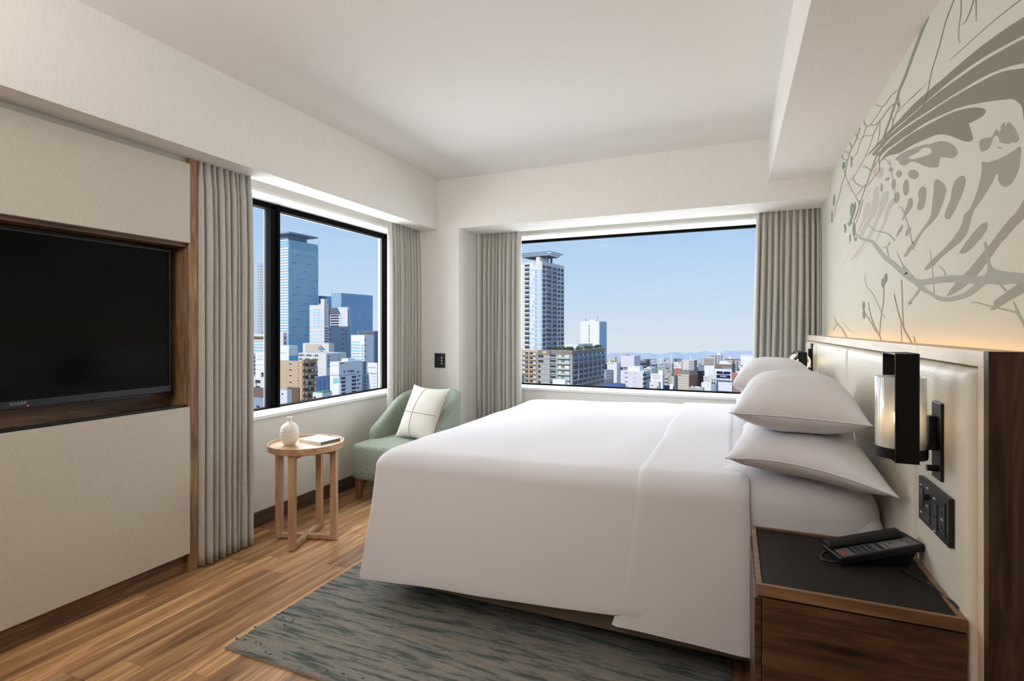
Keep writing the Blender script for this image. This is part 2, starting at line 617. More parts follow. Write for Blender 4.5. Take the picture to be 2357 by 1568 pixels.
ink = lambda n, c: M(n, c, 0.8, spec=0.2, bump=(60, 0.3, (8, 1.2, 12)), var=(60, 0.04, (8, 0.8, 10)))
ink_dark = ink('ink_taupe', (134, 128, 110))
ink_mid = ink('ink_stone', (156, 151, 136))
ink_pale = ink('ink_sand', (186, 180, 166))
ink_faint = ink('ink_shell', (204, 197, 185))
ink_grey = ink('ink_grey', (160, 161, 149))
ink_leaf = ink('ink_leaf', (128, 138, 126))
ink_stem = ink('ink_stem', (142, 142, 124))
ink_twig = ink('ink_twig', (158, 147, 130))

b1u = CA([(1600, -10), (1259, 190), (1000, 360), (780, 520), (560, 700), (390, 850), (200, 1010), (0, 1190)]) + CC([(900, 500), (800, 605), (700, 720), (600, 830), (520, 930)])
b1l = CA([(1600, 240), (1259, 400), (1050, 510), (800, 650), (560, 815), (350, 980), (130, 1170), (0, 1285)]) + CC([(900, 555), (800, 650), (700, 755), (600, 855)])
b2u = CA([(1600, 290), (1259, 435), (1050, 545), (800, 690), (580, 840), (300, 1040), (130, 1180), (0, 1295)]) + CC([(900, 568), (820, 640), (720, 745), (620, 860)])
b2l = CA([(1600, 640), (1259, 712), (1080, 755), (880, 830), (700, 925), (450, 1080), (200, 1240), (0, 1368)]) + CC([(950, 580), (850, 660), (740, 770), (650, 880)])
b3u = CA([(1600, 720), (1259, 768), (1050, 800), (900, 855), (700, 960), (450, 1100), (200, 1262), (0, 1392)]) + CC([(950, 600), (850, 680), (760, 770), (680, 870)])
b3l = CA([(1600, 1500), (1300, 1420), (1255, 1320), (1243, 1230), (1215, 1175), (1165, 1133), (1100, 1118), (900, 1140), (720, 1170), (560, 1205), (380, 1275), (150, 1385), (0, 1488)]) + CC([(980, 670), (880, 745), (790, 805), (720, 880)])
band4 = CA([(830, 1245), (790, 1220), (700, 1212), (560, 1235), (400, 1290), (200, 1392), (0, 1502)]) + CC([(980, 690), (880, 765), (800, 825), (740, 900), (690, 975), (760, 905), (830, 868), (920, 850), (1000, 805), (1078, 757)]) \
    + CB([(110, 215), (170, 190), (270, 150), (370, 145), (480, 178), (560, 212), (640, 228), (678, 205), (682, 165), (655, 85), (640, 20)]) + CA([(660, 1382), (760, 1330), (805, 1300)])
loop5 = [WL(curve(CB([(100, 268), (200, 252), (320, 218), (430, 245), (490, 295), (510, 350), (488, 396), (440, 412), (370, 404), (318, 404), (308, 440), (298, 500), (268, 517), (170, 512), (90, 480), (20, 455)]) + CC([(1050, 950), (1000, 983), (940, 972), (925, 935), (885, 917), (930, 868), (1000, 828)]), True, 4)),
         WL(curve(CB([(60, 345), (120, 300), (180, 291), (214, 320), (212, 355), (180, 375), (100, 400), (20, 420), (-40, 415), (-28, 395)]), True, 4))]
eye = CB([(755, 230), (800, 190), (895, 175), (930, 110), (955, 85), (975, 112), (998, 95), (1000, 50), (1030, 15), (1048, 2), (1034, 62), (1062, 28), (1090, 10), (1130, 40), (1180, 120), (1205, 205), (1150, 240), (1130, 228), (1090, 253), (1040, 245), (987, 230), (975, 180), (940, 155), (905, 200), (875, 290), (825, 328), (770, 330)])
throat = CB([(782, 460), (850, 458), (905, 445), (1000, 410), (1120, 345), (1216, 282), (1219, 400), (1200, 530), (1160, 630), (1110, 705), (1050, 735), (1000, 715), (970, 660), (968, 610), (948, 590), (900, 690), (820, 820), (745, 930), (690, 1010), (655, 1130), (620, 1250), (540, 1360), (400, 1470), (300, 1560)]) \
    + CE([(430, 330), (310, 396), (320, 340), (430, 220)]) + CB([(380, 1410), (500, 1260), (560, 1150), (590, 1040), (640, 1000), (700, 870), (760, 680), (785, 540)])
o1 = CB([(245, 690), (275, 650), (340, 690), (380, 755), (370, 830), (330, 950), (280, 1070), (200, 1160), (110, 1260), (20, 1420)]) + CE([(100, 110), (40, 190), (5, 188), (60, 80)]) + CB([(0, 1370), (90, 1245), (190, 1095), (215, 1020), (228, 880), (242, 770)])
o2 = CB([(570, 610), (600, 650), (590, 730), (540, 870), (480, 1000), (430, 1085), (395, 1102), (368, 1075), (375, 1010), (430, 880), (445, 770), (480, 680), (520, 630)])
o3 = CB([(125, 730), (155, 760), (155, 850), (140, 940), (110, 995), (75, 1000), (52, 965), (75, 880), (65, 810), (90, 750)])
o4 = CB([(830, 1132), (848, 1160), (830, 1230), (760, 1330), (670, 1430), (600, 1480), (545, 1490), (537, 1465), (600, 1370), (700, 1240), (770, 1165)])
o5 = CB([(1450, 640), (1259, 880), (1180, 1010), (1060, 1140), (960, 1270), (850, 1420)]) + CE([(1180, 90), (950, 370), (760, 570), (655, 700), (638, 768), (850, 650), (1050, 470), (1230, 240), (1400, 0)]) + CB([(1050, 1320), (1150, 1200), (1259, 1090), (1450, 900)])
o6 = CE([(1950, 340), (1737, 510), (1600, 620), (1320, 825), (1308, 890), (1262, 940), (1250, 970), (1330, 955), (1400, 910), (1560, 810), (1737, 715), (1950, 590)])
mural_obj('mural_plume', [[WL(curve(b1u, False, 3) + curve(b1l, False, 3)[::-1])], [WL(curve(b2u, False, 3) + curve(b2l, False, 3)[::-1])], [WL(curve(b3u, False, 3) + curve(b3l, False, 3)[::-1])], shape(band4, 3)], ink_dark, 1)
mural_obj('mural_mask', [loop5, shape(eye, 2), shape(throat, 3), shape(o5, 3), shape(o6, 3), shape(CB([(958, 290), (985, 284), (1017, 297), (990, 304)]))], ink_mid, 1)
spots = [shape(o1), shape(o2), shape(o3), shape(o4)]
for x_, y_, a, b_, t in ((928, 1080, 33, 42, 0), (1090, 1085, 62, 52, 0.2), (1007, 1235, 34, 95, 0.05), (798, 1138, 30, 18, -0.5), (868, 1195, 24, 62, 0.1),
                         (733, 1235, 15, 52, 0), (907, 1345, 27, 65, 0.1), (838, 1030, 26, 26, 0)):
    spots.append(oval(1880 + x_ / 4.9, 180 + y_ / 4.9, a / 4.9, b_ / 4.9, t))
spots += [shape(CD([(985, -10), (985, 70), (940, 140), (880, 218), (900, 140), (935, 40), (950, -10)])), shape(CD([(880, 255), (884, 300), (820, 392), (838, 320)])), shape(CD([(965, 280), (970, 320), (930, 376), (912, 350), (935, 300)]))]
for q in (((745, 0), (690, 110), (640, 200), (540, 420)), ):
    pass
mural_obj('mural_spots', spots, ink_mid, 1)
feathers = [shape(CC([(660, 1010), (745, 1010), (750, 1050), (735, 1120), (700, 1130), (640, 1090), (625, 1040)]), 3),
            shape(CC([(640, 1270), (690, 1220), (705, 1300), (690, 1420), (650, 1568), (610, 1568), (635, 1400)]), 3),
            shape(CC([(730, 1330), (800, 1270), (810, 1320), (780, 1430), (760, 1380), (750, 1490), (700, 1568), (715, 1450)]), 3),
            shape(CD([(575, 0), (632, 0), (620, 90), (590, 170), (540, 250), (500, 330), (470, 385), (440, 370), (480, 270), (530, 180), (560, 80)]), 3),
            shape(CD([(650, 0), (715, 0), (690, 100), (640, 200), (600, 300), (540, 420), (470, 520), (400, 600), (340, 632), (420, 520), (520, 380), (590, 240), (640, 110)]), 3),
            shape(CD([(765, 0), (825, 0), (760, 100), (730, 190), (680, 300), (620, 420), (602, 450), (640, 330), (690, 220), (705, 130)]), 3),
            shape(CD([(510, 40), (552, 40), (545, 120), (470, 260), (440, 330), (418, 322), (470, 200)]), 3)]
mural_obj('mural_feathers', feathers, ink_pale, 1)
rngm = random.Random(5)
faint = []
for k in range(26):
    t = k / 25
    u0, v0 = 1995 - 62 * t + rngm.uniform(-6, 6), 345 + 120 * t + rngm.uniform(-10, 10)
    ln = rngm.uniform(60, 120)
    faint.append(stroke([(u0, v0), (u0 - ln * 0.28, v0 + ln * 0.45), (u0 - ln * 0.62, v0 + ln)], rngm.uniform(4, 8), 0.6))
for x0_, y0_, x1_, y1_, w in ((560, 880, 300, 1230, 10), (640, 830, 420, 1060, 18), (520, 1160, 250, 1330, 14), (500, 1300, 330, 1500, 20), (440, 1230, 230, 1480, 12), (590, 1250, 520, 1568, 24)):
    faint.append(stroke(CC([(x0_, y0_), ((x0_ + x1_) / 2 - 10, (y0_ + y1_) / 2 - 14), (x1_, y1_)]), w / 4.9, 0.8))
for x0_, y0_, x1_, y1_ in ((330, 440, 200, 560), (400, 480, 300, 600), (520, 440, 380, 670), (300, 640, 255, 690), (250, 575, 190, 640)):
    faint.append(stroke(CD([(x0_, y0_), ((x0_ + x1_) / 2 - 5, (y0_ + y1_) / 2), (x1_, y1_)]), 6, 0.8))
mural_obj('mural_down', faint, ink_faint, 1)
limb = CE([(-10, 325), (60, 380), (150, 495), (215, 522), (330, 515), (450, 492), (620, 470), (800, 462), (1060, 470), (1160, 462), (1205, 400), (1213, 300), (1190, 160), (1160, 0), (1195, 0), (1240, 230), (1280, 350), (1450, 405), (1737, 435), (1950, 450), (1950, 575), (1640, 585), (1520, 590), (1400, 600), (1300, 590), (1200, 585), (1130, 630), (1050, 700), (950, 765), (800, 815), (640, 845), (500, 825), (380, 750), (250, 680), (120, 560), (-10, 455)])
hole = CE([(290, 612), (420, 590), (700, 565), (1020, 590), (960, 650), (880, 715), (680, 775), (540, 770), (440, 722), (335, 662)])
branches = [[WL(curve(limb, True, 3)), WL(curve(hole, True, 3))],
            stroke(CD([(400, 345), (460, 400), (560, 425), (620, 490), (700, 590), (790, 660), (900, 760), (1000, 835)]) + CE([(30, 430)]), 4.5, 15),
            stroke(CE([(240, 650), (150, 780), (0, 950)]) + CD([(980, 1060), (880, 1140), (780, 1190), (700, 1222), (650, 1300), (560, 1350), (430, 1375), (340, 1350), (270, 1255)]), 5.5, 1),
            stroke(CE([(240, 520), (160, 320), (150, 150), (130, -20)]) + CD([(1000, 520), (950, 290), (880, 90), (845, 90)]), 4, 2),
            stroke(CE([(380, 90), (400, 260), (425, 490), (440, 720)]), 1, 2), stroke(CE([(600, 465), (580, 390), (500, 328)]), 4, 1),
            stroke(CE([(985, 868), (1040, 853), (1260, 910), (1550, 980), (1640, 1010), (1737, 1170), (1800, 1300)]), 2, 7),
            stroke(CE([(1585, 840), (1660, 1025)]), 2, 6), stroke(CE([(1390, 590), (1480, 695)]), 5, 3),
            stroke(CD([(806, 640), (795, 300), (800, 0)]) + CC([(880, 1400), (875, 1230), (840, 1060), (825, 920)]), 2.5, 1), stroke(CC([(830, 980), (790, 930), (745, 890)]), 3, 0.6),
            stroke(CD([(535, 255), (600, 315), (730, 350), (805, 420)]), 1.5, 4), stroke(CD([(825, 540), (880, 660), (910, 700)]), 1, 5),
            stroke(CD([(720, 485), (735, 560), (755, 625)]), 2, 4), stroke(CD([(680, 490), (725, 485), (755, 440)]), 1.5, 5),
            stroke(CD([(500, 770), (500, 840), (520, 900), (590, 990), (670, 1170), (705, 1218)]), 1, 2.5)]
mural_obj('mural_branch', branches, ink_grey, 2)
stem = [stroke(CA([(180, 180), (100, 370), (0, 640)]) + CC([(990, 0), (935, 130), (905, 240), (870, 330), (840, 420), (800, 540), (745, 690), (690, 830), (640, 970), (610, 1060), (580, 1150), (540, 1260), (500, 1380), (465, 1500), (440, 1580)]), 6.5, 1.2)]
stem.append(stroke(CC([(840, 420), (860, 500), (820, 640), (770, 690), (720, 870), (640, 1010)]), 1.2, 2))
mural_obj('mural_stem', stem, ink_stem, 3)
tw = []
for q, w0, w1 in (
        ([(905, 140), (830, 210), (790, 275), (745, 315), (690, 310), (675, 285)], 2.2, 1.2), ([(870, 290), (800, 360), (720, 470), (650, 530), (610, 525), (580, 545), (545, 525), (532, 465)], 2.8, 1.4),
        ([(720, 470), (690, 530), (640, 630), (600, 650), (540, 650), (510, 680), (470, 685), (455, 665)], 1.8, 1.4), ([(490, 560), (455, 665), (430, 730), (395, 790), (370, 850), (345, 940), (330, 1030), (310, 1120), (280, 1210), (255, 1330), (230, 1400), (195, 1425)], 2.6, 1),
        ([(640, 630), (600, 760), (540, 900), (480, 1010), (420, 1110), (330, 1215)], 1.2, 1), ([(372, 722), (395, 790)], 2, 2.4), ([(310, 825), (370, 845)], 2, 2), ([(290, 860), (290, 900), (345, 930)], 2.4, 1.6),
        ([(300, 1020), (340, 1140), (400, 1270), (440, 1340), (480, 1440), (440, 1568)], 1.4, 1.4), ([(410, 1090), (430, 1170), (510, 1225), (560, 1200)], 1, 2.4), ([(525, 995), (580, 1015), (615, 1050)], 2.2, 1.6),
        ([(560, 1200), (500, 1260), (440, 1335)], 1.6, 1.2), ([(700, 880), (708, 1040), (650, 1110), (580, 1210)], 1.2, 1.6), ([(745, 315), (690, 410), (640, 480), (610, 525)], 1.2, 1.4), ([(560, 545), (530, 640), (480, 760), (460, 835), (400, 920)], 1, 1.2),
        ([(715, 485), (705, 640), (668, 780)], 1.2, 0.8), ([(920, 200), (930, 310), (880, 440), (820, 640)], 1.2, 1.2), ([(1176, 120), (1000, 290), (910, 390)], 0.8, 1), ([(230, 1400), (190, 1568)], 0.8, 0.8), ([(440, 630), (455, 665)], 2.4, 2)):
    tw.append(stroke(CC(q), w0, w1))
for q, w0, w1 in (([(690, 900), (690, 1030), (660, 1240), (650, 1400)], 1.6, 1.4), ([(500, 1170), (570, 1280), (600, 1340), (640, 1390), (665, 1450)], 2, 2.4), ([(533, 1055), (545, 1140), (580, 1260), (640, 1390)], 1.4, 2),
                  ([(798, 970), (840, 1150), (900, 1330), (980, 1475)], 1.6, 3), ([(875, 820), (890, 1200), (900, 1330)], 1.6, 1), ([(870, 1270), (878, 1475)], 1, 1), ([(1000, 1400), (1018, 1480)], 0.8, 2.4),
                  ([(178, 1205), (210, 1275), (260, 1330), (310, 1420)], 1, 3.2), ([(210, 1275), (170, 1350)], 1.4, 0.6), ([(440, 0), (440, 60), (380, 240), (400, 280)], 1.6, 1.2), ([(480, 0), (430, 180), (390, 270)], 1.2, 1)):
    tw.append(stroke(CD(q), w0, w1))
for q, w0, w1 in (([(500, -80), (470, 0), (380, 240), (300, 540), (220, 800), (175, 1030), (120, 1210)], 2, 1), ([(545, -60), (553, 120), (530, 280), (523, 430), (545, 485)], 1.6, 1), ([(710, -60), (695, 0), (620, 210), (555, 290)], 2.2, 0.8),
                  ([(718, -60), (725, 245)], 2.4, 1), ([(1340, -80), (1220, 0), (880, 270), (430, 675)], 3, 0.8), ([(180, 930), (0, 1105)], 0.5, 0.9)):
    tw.append(stroke(CA(q), w0, w1))
mural_obj('mural_twigs', tw, ink_twig, 4)
lv = []
for x_, y_, a, b_, t in ((365, 110, 20, 75, 0), (392, 80, 9, 60, 0.1), (350, 220, 12, 60, 0.3), (385, 310, 15, 70, 0), (295, 300, 8, 45, 0), (288, 270, 5, 22, 0), (345, 395, 6, 45, 0), (400, 405, 14, 22, 0), (685, 857, 17, 50, 0.05), (712, 808, 15, 50, 0.05),
                         (483, 1092, 13, 48, 0), (487, 1182, 13, 45, 0), (340, 245, 22, 14, 0), (158, 175, 7, 62, 0)):
    lv.append(oval(1880 + x_ / 4.479, 460 + y_ / 4.479, a / 4.479, b_ / 4.479, t))
for x_, y_, a, b_, t in ((305, 985, 17, 42, 0.15), (393, 940, 8, 64, 0), (195, 1380, 9, 64, 0.05), (925, 300, 12, 30, -0.3)):
    lv.append(oval(1880 + x_ / 4.9, 180 + y_ / 4.9, a / 4.9, b_ / 4.9, t))
mural_obj('mural_leaves', lv, ink_leaf, 5)

# a small black climate control on the corner pier
t0 = onY(1013, 830, YBH)
pc = thing('thermostat', (t0.x, YBH, t0.z - 0.065), 'small black wall control plate on the white corner pier', 'control')
blackpl = M('black_plastic', (22, 22, 23), 0.4)
MB().box(t0.x - 0.054, YBH - 0.009, t0.z - 0.065, t0.x + 0.054, YBH + 0.001, t0.z + 0.065).build('plate', blackpl, pc, bevel=0.003)
MB().box(t0.x - 0.040, YBH - 0.0105, t0.z - 0.045, t0.x - 0.004, YBH - 0.008, t0.z + 0.03).build('display', M('dark_display', (42, 46, 48), 0.15), pc)
for k in range(3):
    MB().box(t0.x + 0.014, YBH - 0.012, t0.z + 0.018 - k * 0.026, t0.x + 0.030, YBH - 0.008, t0.z + 0.034 - k * 0.026).build('button', M('silver_button', (170, 170, 165), 0.3, 0.6), pc, bevel=0.002)

# ================================================================== MEDIA WALL UNIT
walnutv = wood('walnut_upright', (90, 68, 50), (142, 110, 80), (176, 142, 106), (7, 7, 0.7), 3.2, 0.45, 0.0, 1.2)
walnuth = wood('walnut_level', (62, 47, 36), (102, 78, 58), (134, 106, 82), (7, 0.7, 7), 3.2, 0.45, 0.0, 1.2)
fabricp = M('woven_panel', (198, 192, 178), 0.85, spec=0.15, bump=(60, 0.5, (14, 14, 1.0)), var=(60, 0.11, (12, 12, 0.5)))
XP, XE = -2.607, -2.622
YE0, YE1 = 1.853, 1.902
YC = 0.15                                  # near end of the unit, outside the picture
zu0, zu1 = 1.722, 2.134
zl0, zl1 = 0.105, 0.866
unit = thing('media_cabinet', (-2.7, 1.0, 0), 'built-in media wall unit with pale woven panels in a walnut frame', 'cabinet')
MB().box(XP - 0.03, YC, zu0, XP, YE0 - 0.003, zu1).build('upper_panel', fabricp, unit, bevel=0.0015)
MB().box(XP - 0.03, YC, zl0, XP, YE0 - 0.003, zl1).build('lower_panel', fabricp, unit, bevel=0.0015)
MB().box(-2.815, YE0, 0.0005, XE, YE1, ZB - 0.0005).build('end_panel', walnutv, unit, bevel=0.001)
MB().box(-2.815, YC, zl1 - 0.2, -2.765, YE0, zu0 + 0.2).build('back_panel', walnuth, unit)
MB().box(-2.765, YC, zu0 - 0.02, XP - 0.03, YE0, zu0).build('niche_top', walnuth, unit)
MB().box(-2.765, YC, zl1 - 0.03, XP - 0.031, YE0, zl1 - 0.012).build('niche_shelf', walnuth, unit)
MB().box(XP - 0.065, YC, zl1 - 0.01, XP - 0.033, YE0, zl1 + 0.012).build('ledge_trim', M('black_edge', (18, 18, 20), 0.3), unit, bevel=0.001)
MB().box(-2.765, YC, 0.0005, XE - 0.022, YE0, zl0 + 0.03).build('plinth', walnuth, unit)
MB().box(-2.765, YC, zu1 - 0.03, XP - 0.036, YE0, ZB - 0.001).build('top_filler', fabricp, unit)

# television hung in the niche
ty1, tz0, tz1 = 1.812, 0.948, 1.684
ty0 = ty1 - 1.262
XT = -2.70
tv = thing('television', (XT, (ty0 + ty1) / 2, tz0), 'black flat television hung in the walnut niche of the wall unit', 'television')
tvb = M('tv_black', (14, 15, 17), 0.28)
MB().box(XT - 0.05, ty0, tz0, XT - 0.004, ty1, tz1).build('casing', tvb, tv, bevel=0.004)
b = MB()
b.box(XT - 0.006, ty0, tz1 - 0.010, XT, ty1, tz1).box(XT - 0.006, ty0, tz0, XT, ty1, tz0 + 0.030)
b.box(XT - 0.006, ty0, tz0 + 0.03, XT, ty0 + 0.010, tz1 - 0.01).box(XT - 0.006, ty1 - 0.010, tz0 + 0.03, XT, ty1, tz1 - 0.01)
b.build('bezel', M('tv_bezel', (34, 38, 44), 0.25), tv, bevel=0.002)
MB().box(XT - 0.005, ty0 + 0.01, tz0 + 0.03, XT - 0.0035, ty1 - 0.01, tz1 - 0.01).build('screen', M('tv_screen', (5, 5, 5), 0.10, spec=0.10), tv)
MB().box(XT - 0.008, ty1 - 0.36, tz0 - 0.012, XT - 0.002, ty1 - 0.1, tz0).build('sensor_lip', tvb, tv, bevel=0.002)
q = onX(42, 938.5, XT)
text_mesh('logo', 'SHARP', M('tv_lettering', (150, 152, 156), 0.35, 0.5), (XT + 0.0006, q.y, tz0 + 0.014), (0, 1, 0), (0, 0, 1), 0.019, tv)
MB().box(XT - 0.002, q.y + 0.028, tz0 + 0.006, XT + 0.001, q.y + 0.034, tz0 + 0.010).build('standby_light', M('red_lamp', (200, 30, 24), 0.4, emit=((255, 40, 30), 2.0)), tv)
MB().box(-2.765, ty0 + 0.4, tz0 + 0.2, XT - 0.05, ty1 - 0.4, tz1 - 0.2).build('wall_bracket', tvb, tv)

# ================================================================== CURTAINS
linen = M('curtain_linen', (186, 184, 176), 0.9, spec=0.1, bump=(90, 0.5, (3, 3, 1)), var=(60, 0.10, (3, 3, 0.5)))
def curtain(p0, p1, inward, n, z0, z1, amp, label, seed, flare=0.0, lead=None):
    """p0 -> p1 along the rail; inward = unit vector into the room; n folds"""
    rg = random.Random(seed)
    p0, p1, inw = Vector(p0), Vector(p1), Vector(inward)
    wid = [rg.uniform(0.75, 1.3) for _ in range(n)]
    tot = sum(wid)
    ed = [0]
    for w in wid:
        ed.append(ed[-1] + w / tot)
    am = [rg.uniform(0.75, 1.1) for _ in range(n)]
    per, NV = 15, 46
    NU = n * per + 1
    mb = MB()
    vs = []
    for j in range(NV):
        t = j / (NV - 1)
        z = z1 - (z1 - z0) * (t ** 1.35)
        h = z1 - z
        head = max(0.0, 1 - h / 0.17)
        fall = min(1.0, h / 0.5)
        for i in range(NU):
            k = min(i // per, n - 1)
            f = (i - k * per) / per
            a = ed[k] + (ed[k + 1] - ed[k]) * f
            # deep rounded fold with a tight valley; near the tape every fold pinches into a narrow pleat
            low = abs(math.sin(PI * f)) ** 0.7
            pin = math.exp(-((f - 0.5) / 0.16) ** 2)
            s_ = pin * head * 0.75 + low * (1 - head)
            wob = 0.004 * math.sin(3.1 * k + 2.2 * z) * fall + 0.002 * math.sin(7.7 * k + 5 * z + seed) * fall
            d = amp * am[k] * s_ * (0.80 + 0.20 * fall)
            aa = 0.5 + (a - 0.5) * (1 + flare * (h / (z1 - z0)))
            # folds lean a little to one side
            aa += wob / max(0.2, (p1 - p0).length) * math.sin(PI * a)
            p = p0 + (p1 - p0) * aa + inw * d
            if lead is not None:
                p += Vector(lead) * (h / (z1 - z0)) * (1 - a)
            vs.append((p.x, p.y, z))
    fs = []
    for j in range(NV - 1):
        for i in range(NU - 1):
            fs.append((j * NU + i, j * NU + i + 1, (j + 1) * NU + i + 1, (j + 1) * NU + i))
    mb.add(vs, fs)
    mid = (p0 + p1) / 2
    o = mb.build('curtain', linen, origin=(mid.x, mid.y, z0), smooth=True, solid=0.003, recalc=False)
    return tag(o, label, 'curtain')
g = 'pleated linen curtains'
curtain((-2.648, 1.905, 0), (-2.648, 2.235, 0), (1, 0, 0), 9, 0.012, ZB + 0.03, 0.06, 'pleated linen curtain hanging full length beside the walnut end panel', 3, 0.0)
curtain((-2.705, 3.665, 0), (-2.705, 4.10, 0), (1, 0, 0), 10, 0.012, ZB + 0.03, 0.055, 'pleated linen curtain behind the green armchair against the corner pier', 8, 0.0)
curtain((-2.245, 4.49, 0), (-1.81, 4.49, 0), (0, -1, 0), 10, 0.012, ZB + 0.03, 0.055, 'pleated linen curtain between the pier and the tower view of the wide window', 12, 0.0)
curtain((0.165, 4.49, 0), (0.592, 4.49, 0), (0, -1, 0), 11, 0.012, ZB + 0.03, 0.055, 'pleated linen curtain between the wide window and the mural wall', 21, 0.0, (-0.05, 0, 0))

# ================================================================== SIDE TABLE, VASE, BOOK
ash = wood('ash_wood', (150, 118, 88), (176, 142, 110), (196, 165, 132), (6, 6, 0.8), 4, 0.45, 0.04, 0.5)
ashf = wood('ash_wood_level', (150, 118, 88), (178, 144, 112), (198, 168, 135), (6, 0.8, 6), 4, 0.45, 0.04, 0.5)
TC = Vector((-2.385, 2.43, 0))
table = thing('side_table', TC, 'small round ash side table with crossed legs by the left window', 'table')
ztop = 0.585
MB().lathe([(0.0, ztop - 0.036), (0.205, ztop - 0.036), (0.2165, ztop - 0.030), (0.2185, ztop - 0.015), (0.2185, ztop + 0.004), (0.2165, ztop + 0.006), (0.2125, ztop + 0.0055), (0.209, ztop - 0.004), (0.205, ztop - 0.008), (0.0, ztop - 0.008)], (TC.x, TC.y, 0), 56).build('tabletop', ashf, table, smooth=35)
a0 = math.radians(18)
leg_xy = []
for k in range(4):
    a = a0 + k * PI / 2
    d = Vector((math.cos(a), math.sin(a), 0))
    p = Vector((-d.y, d.x, 0))
    o = TC + d * 0.154 - p * 0.018 + Vector((0, 0, 0.006))
    MB().obox(o, d * 0.036, p * 0.036, (0, 0, ztop - 0.036 - 0.006)).build('leg', ash, table, bevel=0.0015)
    MB().lathe([(0.0, 0.0), (0.011, 0.0), (0.011, 0.007), (0.0, 0.007)], TC + d * 0.172, 14).build('glide', M('grey_glide', (120, 118, 114), 0.5), table)
for k in range(2):
    a = a0 + k * PI / 2
    d = Vector((math.cos(a), math.sin(a), 0))
    p = Vector((-d.y, d.x, 0))
    e = 0.0006 * k
    MB().obox(TC - d * 0.1545 - p * 0.016 + Vector((0, 0, 0.007 + e)), d * 0.309, p * 0.032, (0, 0, 0.026)).build('stretcher', ash, table, bevel=0.0015)
    MB().obox(TC - d * 0.1545 - p * 0.016 + Vector((0, 0, ztop - 0.036 - 0.029 - e)), d * 0.309, p * 0.032, (0, 0, 0.028)).build('top_rail', ash, table, bevel=0.0015)

zt = ztop - 0.0075
VC = Vector((-2.455, 2.365, zt))
ceram = M('ivory_ceramic', (232, 226, 214), 0.28, spec=0.5)
vase = thing('vase', VC, 'ivory ceramic bottle vase with scalloped relief on the side table', 'vase')
body = [(0.0, 0), (0.024, 0), (0.030, 0.004), (0.042, 0.022), (0.0495, 0.045), (0.0525, 0.068), (0.0515, 0.086)]
top = [(0.0515, 0.089), (0.048, 0.104), (0.040, 0.119), (0.028, 0.129), (0.017, 0.136), (0.0125, 0.143), (0.0118, 0.152), (0.013, 0.158), (0.0148, 0.1605), (0.0148, 0.167), (0.0118, 0.1675), (0.009, 0.160), (0.0, 0.150)]
def fine(pr, n=6):
    c = curve([(a, b_) for a, b_ in pr], False, n)
    return [(max(0.0, a), b_) for a, b_ in c]
def scales(r, z, a):
    if 0.008 < z < 0.084:
        rowp = z / 0.0155
        off = 0.5 if int(rowp) % 2 else 0
        q = (a / (2 * PI) * 18 + off) % 1
        return r + 0.0034 * (1 - (2 * q - 1) ** 2) * (1 - (2 * (rowp % 1) - 1) ** 2) ** 0.5 - 0.0008
    return r
def facets(r, z, a):
    if 0.090 < z < 0.130:
        q = (a / (2 * PI) * 16 + (z - 0.09) * 14) % 1
        return r * (1 + 0.06 * (0.5 - abs(q - 0.5)))
    return r
MB().lathe(fine(body), VC, 126, scales).build('body', ceram, vase, smooth=True)
MB().lathe([(0.0505, 0.0855), (0.0535, 0.0862), (0.0540, 0.088), (0.0535, 0.0898), (0.0505, 0.0905)], VC, 64).build('rim_band', ceram, vase, smooth=True)
MB().lathe(fine(top, 4), VC, 96, facets).build('neck', ceram, vase, smooth=True)

bk = thing('book', (-2.40, 2.53, zt), 'thin white picture book lying flat on the side table', 'book')
ba = math.radians(-8)
bx, by = Vector((math.cos(ba), math.sin(ba), 0)), Vector((-math.sin(ba), math.cos(ba), 0))
bo = Vector((-2.477, 2.463, zt))
bw, bl = 0.20, 0.145
MB().obox(bo, bx * bw, by * bl, (0, 0, 0.0018)).obox(bo + Vector((0, 0, 0.0145)), bx * bw, by * bl, (0, 0, 0.0018)).obox(bo - by * 0.002, bx * bw, by * 0.002, (0, 0, 0.0163)).build('cover', M('book_cover', (226, 226, 220), 0.4), bk)
MB().obox(bo + by * 0.002 + Vector((0, 0, 0.0018)), bx * (bw - 0.004), by * (bl - 0.005), (0, 0, 0.0127)).build('pages', M('book_pages', (222, 216, 202), 0.8, bump=(300, 0.6, (0.2, 0.2, 8))), bk)
MB().obox(bo + bx * 0.045 + by * 0.075 + Vector((0, 0, 0.0163)), bx * 0.10, by * 0.05, (0, 0, 0.0003)).build('cover_picture', M('cover_photo', (150, 160, 140), 0.4, var=(30, 0.5, (1, 1, 1))), bk)
MB().obox(bo + bx * (bw - 0.0) + Vector((0, 0, 0.001)), bx * 0.0008, by * bl, (0, 0, 0.0145)).build('spine', M('book_spine', (88, 112, 104), 0.5), bk)

# ================================================================== ARMCHAIR
tweed = M('sage_tweed', (142, 151, 136), 0.95, spec=0.1, bump=(260, 0.9, (1, 1, 1)), var=(170, 0.36, (1, 1, 1)))
legw = wood('chair_leg_wood', (92, 62, 40), (122, 86, 58), (142, 106, 74), (6, 6, 0.9), 4, 0.4)
ac = thing('armchair', (-2.335, 3.5, 0), 'sage green tub armchair with tapered wooden legs in the window corner', 'chair')
AX, AY0 = -2.322, 3.075
HW = 0.292
